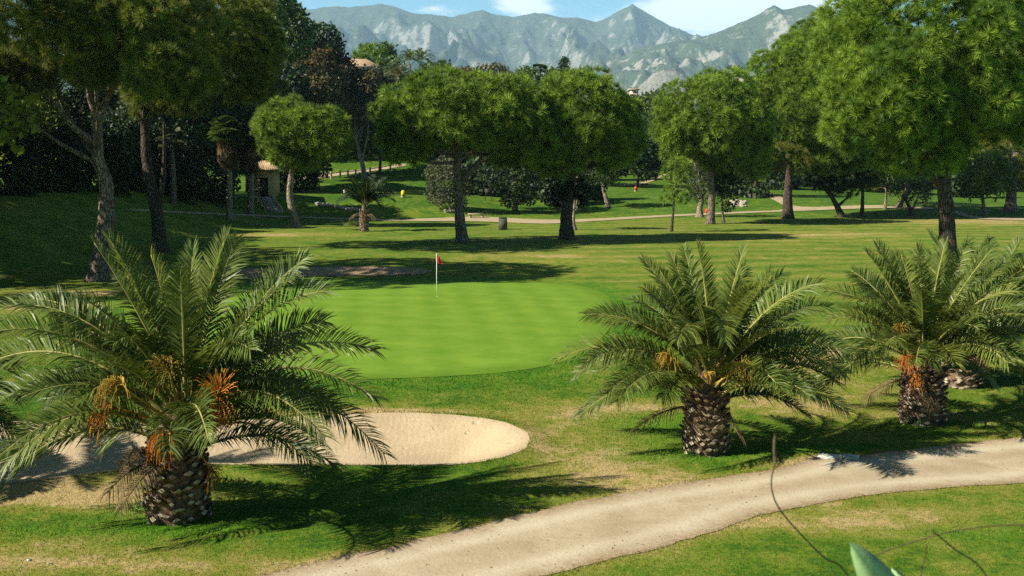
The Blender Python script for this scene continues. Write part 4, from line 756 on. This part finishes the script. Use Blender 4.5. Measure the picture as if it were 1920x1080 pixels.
# feather palms and fan palms further off
def far_palm(label, px, py_head, Y, L, n, mat, cat='palm tree', skirt=0, r=.28, base_py=None, kind='feather_palm', lm=.7, thin=None):
    hd_ = pt(px, py_head, Y); g0 = hz(hd_[0], Y); t = thing(kind, label, cat, (hd_[0], Y, g0), 'palms among the trees')
    MB().tube(spline([(hd_[0], Y, g0 - .3), (hd_[0] + .15, Y, (g0 + hd_[2]) / 2), tuple(hd_)], 5, False), np.linspace(r * 1.3, r * .8, 10)[:10], 10, lump=.08).build('trunk', M_barkpale if skirt else M_bark, t, smooth=True)
    mb = MB()
    if kind == 'fan_palm':
        def fan(c, d, l, mi, tint):
            d = d / np.linalg.norm(d); s = np.cross(d, (0, 0, 1.0)); s /= np.linalg.norm(s) + 1e-6; m = 17; V, T = [], []
            for q in range(m):
                a = (q / (m - 1) - .5) * 2.5; e = d * math.cos(a) + s * math.sin(a); tip = c + d * l * .5 + e * l * .8 - np.array((0, 0, l * .25)); w_ = np.cross(e, np.cross(d, s)) * .05 * l; o_ = c + d * l * .5
                V += [o_, o_ + e * l * .45 + w_, tip, o_ + e * l * .45 - w_]; T += [(4 * q, 4 * q + 1, 4 * q + 2), (4 * q, 4 * q + 2, 4 * q + 3)]
            mb.add(V, None, T, mi, tint); mb.tube([c, c + d * l * .25, c + d * l * .5], .02, 4, mi=mi)
        for k in range(n):
            az = k * 2.4; e = -.5 + 1.7 * (k + .5) / n; fan(hd_, np.array((math.cos(az) * math.cos(e), math.sin(az) * math.cos(e), math.sin(e))), L * (.8 + .3 * R.random()), 0, R.random())
        mb.build('crown', mat, t)
        if skirt:
            mb = MB()
            for k in range(60):
                az = R.random() * 6.28; z = -R.random() * skirt; fan(hd_ + np.array((math.cos(az) * r, math.sin(az) * r, z)), np.array((math.cos(az) * .35, math.sin(az) * .35, -.93)), L * .75, 0, R.random())
            mb.build('dead_leaf_skirt', M_frond_dry, t)
    else:
        for k in range(n):
            az = k * 2.4; e = -.3 + 1.5 * (k + .5) / n; v_ = np.array((math.cos(az) * math.cos(e), math.sin(az) * math.cos(e), math.sin(e))) * L; P2 = hd_ + v_ - np.array((0, 0, L * .25))
            frond_mesh(hd_, hd_ + v_ * .55 + np.array((0, 0, L * .22)), P2, lm, 30, 0, wl=.09, tint=R.random(), r0=.05).build('frond', [mat, M_rachis], t)
    return t
far_palm('tall fan palm with a shaggy skirt of dead leaves, left of the gatehouse', 425, 245, 118, 1.7, 26, M_leafmid, skirt=2.6, r=.30, kind='fan_palm')
far_palm('shorter fan palm with brown skirt touching the gatehouse wall', 466, 258, 132, 1.7, 22, M_leafmid, skirt=3.0, r=.36, kind='fan_palm')
far_palm('pale fan palm leaves in the thicket right of the double-stemmed pine', 320, 262, 112, 1.5, 18, M_leafgrey, kind='fan_palm')
far_palm('feather palm with drooping fronds among the thicket left of the fan palms', 360, 270, 122, 3.4, 18, M_leafmid)
far_palm('bushy feather palm on the hillside below the tall skyline palms', 745, 142, 215, 3.4, 26, M_leafgrey, lm=.8)
far_palm('tall feathery palm on the skyline left of the low bushes', 768, 112, 240, 3.0, 16, M_leafmid, lm=1.0)
far_palm('feathery palm on the skyline with its fronds blown to the right', 790, 112, 245, 3.4, 16, M_leafmid, lm=1.0)
far_palm('small fan palm on the skyline left of the cypress', 1013, 130, 290, 2.0, 18, M_leafmid, kind='fan_palm')
far_palm('tiny fan palm on the skyline above the low grey-green bushes', 828, 122, 290, 1.6, 16, M_leafmid, kind='fan_palm')

# ------------------------------------------------------------------ buildings and fence
def hiproof(mb, c, w_, d_, h, over=.4, mi=0, rz=0.0):
    x, y = w_ / 2 + over, d_ / 2 + over; r_ = max(0, x - y) ; e = .14
    V = [(-x, -y, 0), (x, -y, 0), (x, y, 0), (-x, y, 0), (-x, -y, e), (x, -y, e), (x, y, e), (-x, y, e), (-r_, 0, h), (r_ + .01, 0, h)]
    V = np.array(V, float); cz, sz = math.cos(rz), math.sin(rz); V = np.stack([V[:, 0] * cz - V[:, 1] * sz, V[:, 0] * sz + V[:, 1] * cz, V[:, 2]], 1) + np.array(c)
    mb.add(V, [(0, 3, 2, 1), (0, 1, 5, 4), (1, 2, 6, 5), (2, 3, 7, 6), (3, 0, 4, 7), (4, 5, 9, 8), (6, 7, 8, 9)], [(5, 6, 9), (7, 4, 8)], mi)
gh = pt(491, 377, 141); s_ = 141 / FPX; z0 = gh[2]
t = thing('gatehouse', 'small ochre gatehouse with tiled roof and dark door in the shade', 'small building', (gh[0], 143, z0))
MB().box((gh[0], 143.2, z0 + 1.95), (3.0, 3.6, 3.9)).build('wall', M_stucco, t)
MB().box((gh[0], 143.2, z0 - .9), (3.6, 4.2, 1.8)).build('plinth', M_stone, t)
m_ = MB(); hiproof(m_, (gh[0], 143.2, z0 + 3.9), 3.6, 3.6, 1.25, .5)
for k in range(19):                                       # barrel tile ends
    x = gh[0] - 2.2 + k * 4.4 / 18; m_.tube([(x, 140.95, z0 + 4.02), (gh[0] + (x - gh[0]) * .15, 143.0, z0 + 5.08)], .09, 6)
m_.build('roof', M_tile, t)
dr = MB().box((gh[0] + .25, 141.39, z0 + 1.5), (1.05, .08, 2.95)).build('door', M_black, t); MB().box((gh[0] - .1, 141.33, z0 + 1.4), (.05, .06, .3)).build('handle', M_stone, dr)
t = thing('staircase', 'tiled outdoor steps with pale side walls leading down from the gatehouse', 'steps', (gh[0] + 1.2, 139, z0 - 1.6)); m_ = MB(); sidew = [MB(), MB()]
for k in range(9):
    x = gh[0] + .3 + k * .24; y = 141.1 - k * .42; z = hz(x, y) + .30 - .015 * k; m_.box((x, y, z - .6), (1.9, .44, 1.2))
    for j, sx in enumerate((-1.05, 1.05)): sidew[j].box((x + sx, y, z - .45), (.16, .46, 1.25))
m_.build('steps', M_stone, t); sidew[0].build('side_wall', M_stucco, t); sidew[1].build('side_wall', M_stucco, t)
# retaining wall shadowed beside the steps
def villa(label, x0, x1, ytop, ybot, Y, wallm, roofm, roofh=1.6, group='houses on the hill', depth=8, nwin=3):
    a, b = pt(x0, ybot, Y), pt(x1, ybot, Y); zt = pt(x0, ytop, Y)[2]; g0 = min(hz(a[0], Y), a[2]) - 1; cx = (a[0] + b[0]) / 2; w_ = b[0] - a[0]; ev = zt - roofh
    t = thing('villa', label, 'house', (cx, Y, max(g0, 0)), group); ORG[t.name] = np.array((cx, Y, max(g0, 0)))
    MB().box((cx, Y + depth / 2, (ev + g0) / 2), (w_ - 1, depth, ev - g0)).build('wall', wallm, t)
    m_ = MB(); hiproof(m_, (cx, Y + depth / 2, ev), w_ - 1, depth, roofh, .5); m_.build('roof', roofm, t)
    for k in range(nwin):
        x = a[0] + (k + .8) * w_ / (nwin + .6); f = MB().box((x, Y - .03, ev - 1.2), (1.3, .08, 1.5)).build('window', M_white, t); MB().box((x, Y - .10, ev - 1.2), (1.1, .04, 1.3)).build('pane', M_glass, f)
    return t
villa('white villa with low orange tiled roof behind the russet-brown tree', 616, 714, 108, 150, 240, M_cream, M_tile_pale, 2.0, depth=6)
villa('sliver of pink building showing right of the ivy-covered pine crown', 1180, 1200, 164, 185, 330, M_pink, M_tile_pale, .6, nwin=0)
villa('pale house top just above the flat-topped pine crown', 1366, 1404, 134, 150, 335, M_cream, M_cream, .5, nwin=0)
villa('tiny pink house top right of the cypress', 1136, 1150, 136, 152, 340, M_pink, M_tile_pale, .7, nwin=0)

t = thing('roadside_fence', 'low wooden post and rail fence along the rising upper path', 'fence', tuple(at(665, 333)))
posts = [(605, 337), (621, 336), (638, 333.5), (652.6, 332.5), (667, 331), (694, 327), (714, 324), (732, 321), (590, 339), (575, 341)]
pp = sorted([at(*p) for p in posts], key=lambda p: p[0])
for p in pp: MB().lathe(p, [(.16, -.2), (.16, 1.15), (.13, 1.25), (0.0, 1.27)], 8).build('post', M_wood, t)
for hgt in (.95,):
    for a, b_ in zip(pp[:-1], pp[1:]): MB().tube([a + np.array((.16, 0, hgt)), b_ + np.array((-.16, 0, hgt))], .07, 6).build('rail', M_wood, t)

# stone edging, rocks
def rocks(name, label, pxs, sz, cat='stones', mat=None):
    b0 = at(*pxs[0]); mb = MB()
    for px, py in pxs:
        for _ in range(2):
            p = at(px + R.normal(0, 1.5), py + R.normal(0, .8)); r_ = sz * (.6 + .8 * R.random()); u = rdirs(1)
            th = np.linspace(0, math.pi, 6); mb.lathe(p + np.array((0, 0, r_ * .25)), [(r_ * math.sin(a) + .001, -r_ * .7 * math.cos(a)) for a in th], 8, lump=.5)
    return tag(mb.build(name, mat or M_stone, loc=b0), label, cat)
rocks('stone_edging', 'curving row of rough stones edging the shaded bank left of the small palm', [(594 + k * 3.3, 383 + k * .52) for k in range(27)], .26)
rocks('rock_pile', 'pile of pale rocks at the foot of the mound by the path fork', [(1371 + (k % 9) * 3.2, 387 - (k // 9) * 3.2) for k in range(36)], .24)
rocks('rock_pile', 'brown rocks at the foot of the grey-green shrub', [(835 + k * 2.6, 396 + (k % 3)) for k in range(9)], .22)
rocks('small_rock', 'white pebble lying on the lawn at the lower left corner, leftmost of three', [(55, 1051)], .03, 'stone', M_slab)
rocks('small_rock', 'white pebble lying on the lawn at the lower left corner, smallest of three', [(83, 1053)], .016, 'stone', M_slab)
rocks('small_rock', 'white pebble lying on the lawn at the lower left corner, rightmost of three', [(91, 1057)], .024, 'stone', M_slab)

# ------------------------------------------------------------------ golf things
f0 = at(819, 556); f0[2] = hz(f0[0], f0[1]) + .012; t = thing('golf_flag', 'red pennant on a white flagstick standing in the putting green', 'golf flag', tuple(f0))
MB().tube([f0 + np.array((0, 0, -.1)), f0 + np.array((0, 0, 1.0)), f0 + np.array((.01, 0, 2.08))], [.017, .016, .013], 8).build('flagstick', M_white, t)
V, Q = [], []; nu, nv = 9, 9
for a in range(nu):
    for b_ in range(nv):
        uu, vv = a / (nu - 1), b_ / (nv - 1); V.append((f0[0] + .01 + uu * (.10 + .16 * vv) + .02 * math.sin(vv * 9), f0[1] + .05 * math.sin(uu * 7 + vv * 3) * uu, f0[2] + 2.05 - vv * .38 - uu * .14 - .03 * math.sin(uu * 6)))
for a in range(nu - 1):
    for b_ in range(nv - 1): Q.append((a * nv + b_, a * nv + b_ + 1, (a + 1) * nv + b_ + 1, (a + 1) * nv + b_))
V = np.array(V); Q = np.array(Q); fl = MB(); fl.add(V, Q); fl.add(V + np.array((0, .006, 0)), Q[:, ::-1]); fl.build('flag', M_red, t, smooth=True)
MB().lathe(f0, [(.054, -.02), (.054, .004), (.046, .004), (.046, -.1)], 16).build('cup', M_white, t)

def marker(label, px, py, mat, h=.62):
    p = at(px, py); t = thing('tee_marker', label, 'tee marker', tuple(p)); s = h
    MB().box(p + np.array((0, 0, .10 * s)), (.95 * s, .6 * s, .5 * s)).build('base', M_stone, t)
    MB().lathe(p + np.array((0, 0, .34 * s)), [(.0, 0), (.44 * s, .02 * s), (.47 * s, .5 * s), (.42 * s, .95 * s), (.25 * s, 1.15 * s), (0, 1.2 * s)], 14).build('body', mat, t, smooth=True)
marker('rounded yellow tee marker on a stone base on the lit lawn', 756, 370, M_yel); marker('red tee marker on the far lit lawn', 1192, 359, M_redp, .55); marker('red tee marker half hidden behind the flat-topped pine trunk', 1325, 402, M_redp, .5)
p = at(647, 366); p[2] += .50; Yl = p[1]; g0 = hz(p[0], Yl); t = thing('globe_lamp', 'white globe lamp showing above the small young palm', 'lamp', (p[0], Yl, g0))
th = np.linspace(0, math.pi, 12); MB().lathe(p, [(.26 * math.sin(a) + .001, -.26 * math.cos(a)) for a in th], 18).build('globe', M_white, t, smooth=True)
MB().tube([(p[0], Yl, g0 - .1), (p[0], Yl, p[2] - .2)], .05, 8).build('post', M_black, t); MB().lathe((p[0], Yl, p[2] - .31), [(.0, 0), (.12, 0), (.10, .08), (0, .09)], 12).build('collar', M_black, t)
p = at(943, 431); t = thing('litter_bin', 'square dark stone litter bin on the lawn between two pines', 'litter bin', tuple(p))
MB().box(p + np.array((0, 0, .55)), (.92, .8, 1.2), top=.9).build('body', M_darkstone, t); MB().box(p + np.array((0, 0, 1.2)), (.78, .7, .10)).build('lid', M_black, t)
p = at(916, 377); t = thing('notice_board', 'black notice board on two legs on the lawn behind the umbrella pine', 'notice board', tuple(p))
MB().box(p + np.array((0, 0, 1.25)), (1.05, .12, .95), top=.86).build('panel', M_black, t)
for sx in (-.46, .46): MB().box(p + np.array((sx, 0, .4)), (.09, .09, 1.0)).build('leg', M_black, t)
p = at(893, 409); t = thing('stone_bench', 'low stone slab bench beside the far path behind the umbrella pine', 'bench', tuple(p))
MB().box(p + np.array((0, 0, .52)), (2.1, .6, .12)).build('seat', M_stone, t)
for sx in (-.75, .75): MB().box(p + np.array((sx, 0, .2)), (.35, .45, .5)).build('leg', M_stone, t)
p = at(682, 881); tag(MB().box(p + np.array((0, 0, .05)), (.04, .04, .14), top=.5).build('marker_stub', M_stem, loc=p), 'tiny dark wooden stub on the near rim of the bunker', 'stub')
for lb, px, py in (('pale green flat slab at the path edge, left of two', 1553, 857), ('pale green flat slab at the path edge, right of two', 1592, 858)):
    p = at(px, py); p[2] = hz(p[0], p[1]); mb = MB().box(p + np.array((0, 0, .012)), (.44, .42, .03), rz=-.35); tag(mb.build('paving_slab', M_slab, loc=p), lb, 'slab')
def weed(label, px, py, n, s, zoff=0.0):
    p = at(px, py); p[2] = hz(p[0], p[1]) + zoff; mb = MB(); P = p + R.normal(0, 1, (n, 3)) * np.array((s, s * .6, s * .15)) + np.array((0, 0, s * .35)); scatter(mb, LEAF, P, rdirs(n), s * .38, R.random(n))
    for e_ in P: mb.tube([p - np.array((0, 0, .02)), (p + e_) / 2, e_], .006, 4)
    tag(mb.build('weed', M_weed, loc=p), label, 'weed')
weed('leafy bright green weed left of the largest palm trunk', 252, 955, 12, .22); weed('green weeds at the foot of the middle palm trunk', 1300, 852, 16, .16); weed('green weeds at the foot of the right-hand palm trunk', 1722, 796, 18, .20)

# plants on the bank close to the viewer
def stem(label, pxs, Y, r, bud=False):
    P = spline([pt(a, b_, Y + .02 * k) for k, (a, b_) in enumerate(pxs)], 6, False); t = thing('dry_stem', label, 'plant stem', tuple(P[-1]), 'stems in front of the viewer')
    MB().tube(P, np.linspace(r * .75, r, len(P)), 6).build('stalk', M_stem, t, smooth=True)
    if bud:
        for c_, l_ in ((P[0], .022), (P[4], .014)): MB().lathe(c_, [(0, -l_), (r * 2.0, -l_ * .3), (r * 1.7, l_ * .5), (0, l_ * 1.2)], 8, lump=.3).build('bud', M_stem, t)
def down(px, py, Y):                                    # carries a stem on to the bank below the frame
    return [(px + 25, py + 140), (px + 40, py + 420), (px + 40, 1080 + int(.75 * FPX / Y * 1.5))]
stem('blurred brown stem with a dark bud crossing the cart path', [(1452, 838), (1453, 868), (1447, 895), (1448, 922), (1462, 955), (1500, 1000), (1545, 1045), (1592, 1084)] + down(1640, 1130, 1.9), 1.9, .0017, True)
stem('blurred thin stem at the lower right, sloping to the corner', [(1745, 993), (1790, 1030), (1850, 1082)] + down(1890, 1120, 1.7), 1.7, .0016)
stem('faint reddish stem left of the sloping thin stem', [(1738, 1020), (1735, 1045), (1728, 1090)] + down(1728, 1130, 1.7), 1.7, .0013)
stem('faint arching stem reaching the right edge of the photo', [(1625, 1047), (1700, 1020), (1800, 994), (1920, 985), (2040, 1010), (2080, 1200), (2085, 1700)], 1.7, .0013)
bp = pt(1760, 1500, 1.75); bp[2] = hz(bp[0], bp[1]); t = thing('agave', 'blurred blue-green agave leaf tip poking up at the lower right', 'plant', tuple(bp))
def agave_leaf(P, w0):
    P = spline(P, 6, False); K = len(P); T = np.gradient(P, axis=0); T /= np.linalg.norm(T, axis=1)[:, None]; sd_ = np.cross(T, (0, 1.0, 0)); sd_ /= np.linalg.norm(sd_, axis=1)[:, None]; N = np.cross(sd_, T)
    k = np.linspace(0, 1, K); w_ = w0 * np.interp(k, [0, .5, .8, .93, 1], [.8, 1, .62, .28, .03]); V = []
    for i_ in range(K): V += [P[i_] - sd_[i_] * w_[i_], P[i_] + N[i_] * w_[i_] * .18, P[i_] + sd_[i_] * w_[i_], P[i_] - N[i_] * w_[i_] * .30]
    Q = [(4 * a + j, 4 * a + (j + 1) % 4, 4 * a + 4 + (j + 1) % 4, 4 * a + 4 + j) for a in range(K - 1) for j in range(4)]; return MB().add(V, Q)
agave_leaf([bp, pt(1740, 1260, 1.75), pt(1655, 1105, 1.7), pt(1588, 1008, 1.66)], .040).build('leaf', M_agave, t, smooth=True)
agave_leaf([bp, pt(1790, 1300, 1.8), pt(1710, 1130, 1.8), pt(1668, 1058, 1.85)], .025).build('leaf', M_agave, t, smooth=True)
for a in (0.3, 1.4, 2.6, 3.9, 5.2): agave_leaf([bp, bp + np.array((math.cos(a) * .2, math.sin(a) * .2, .35)), bp + np.array((math.cos(a) * .42, math.sin(a) * .35, .55))], .04).build('leaf', M_agave, t, smooth=True)

# ------------------------------------------------------------------ haze
m, g = newmat('haze_air'); vol = g.n('ShaderNodeVolumePrincipled', {'Color': (0.50, 0.78, 1.0), 'Density': 0.000052}); g.n('ShaderNodeOutputMaterial', {'Volume': vol.outputs[0]})
hzb = MB().box((0, 9400, 1130), (44000, 19400, 2400)).build('haze', m); hzb['kind'] = 'stuff'; tag(hzb, 'pale blue haze between the course and the mountains', 'haze')
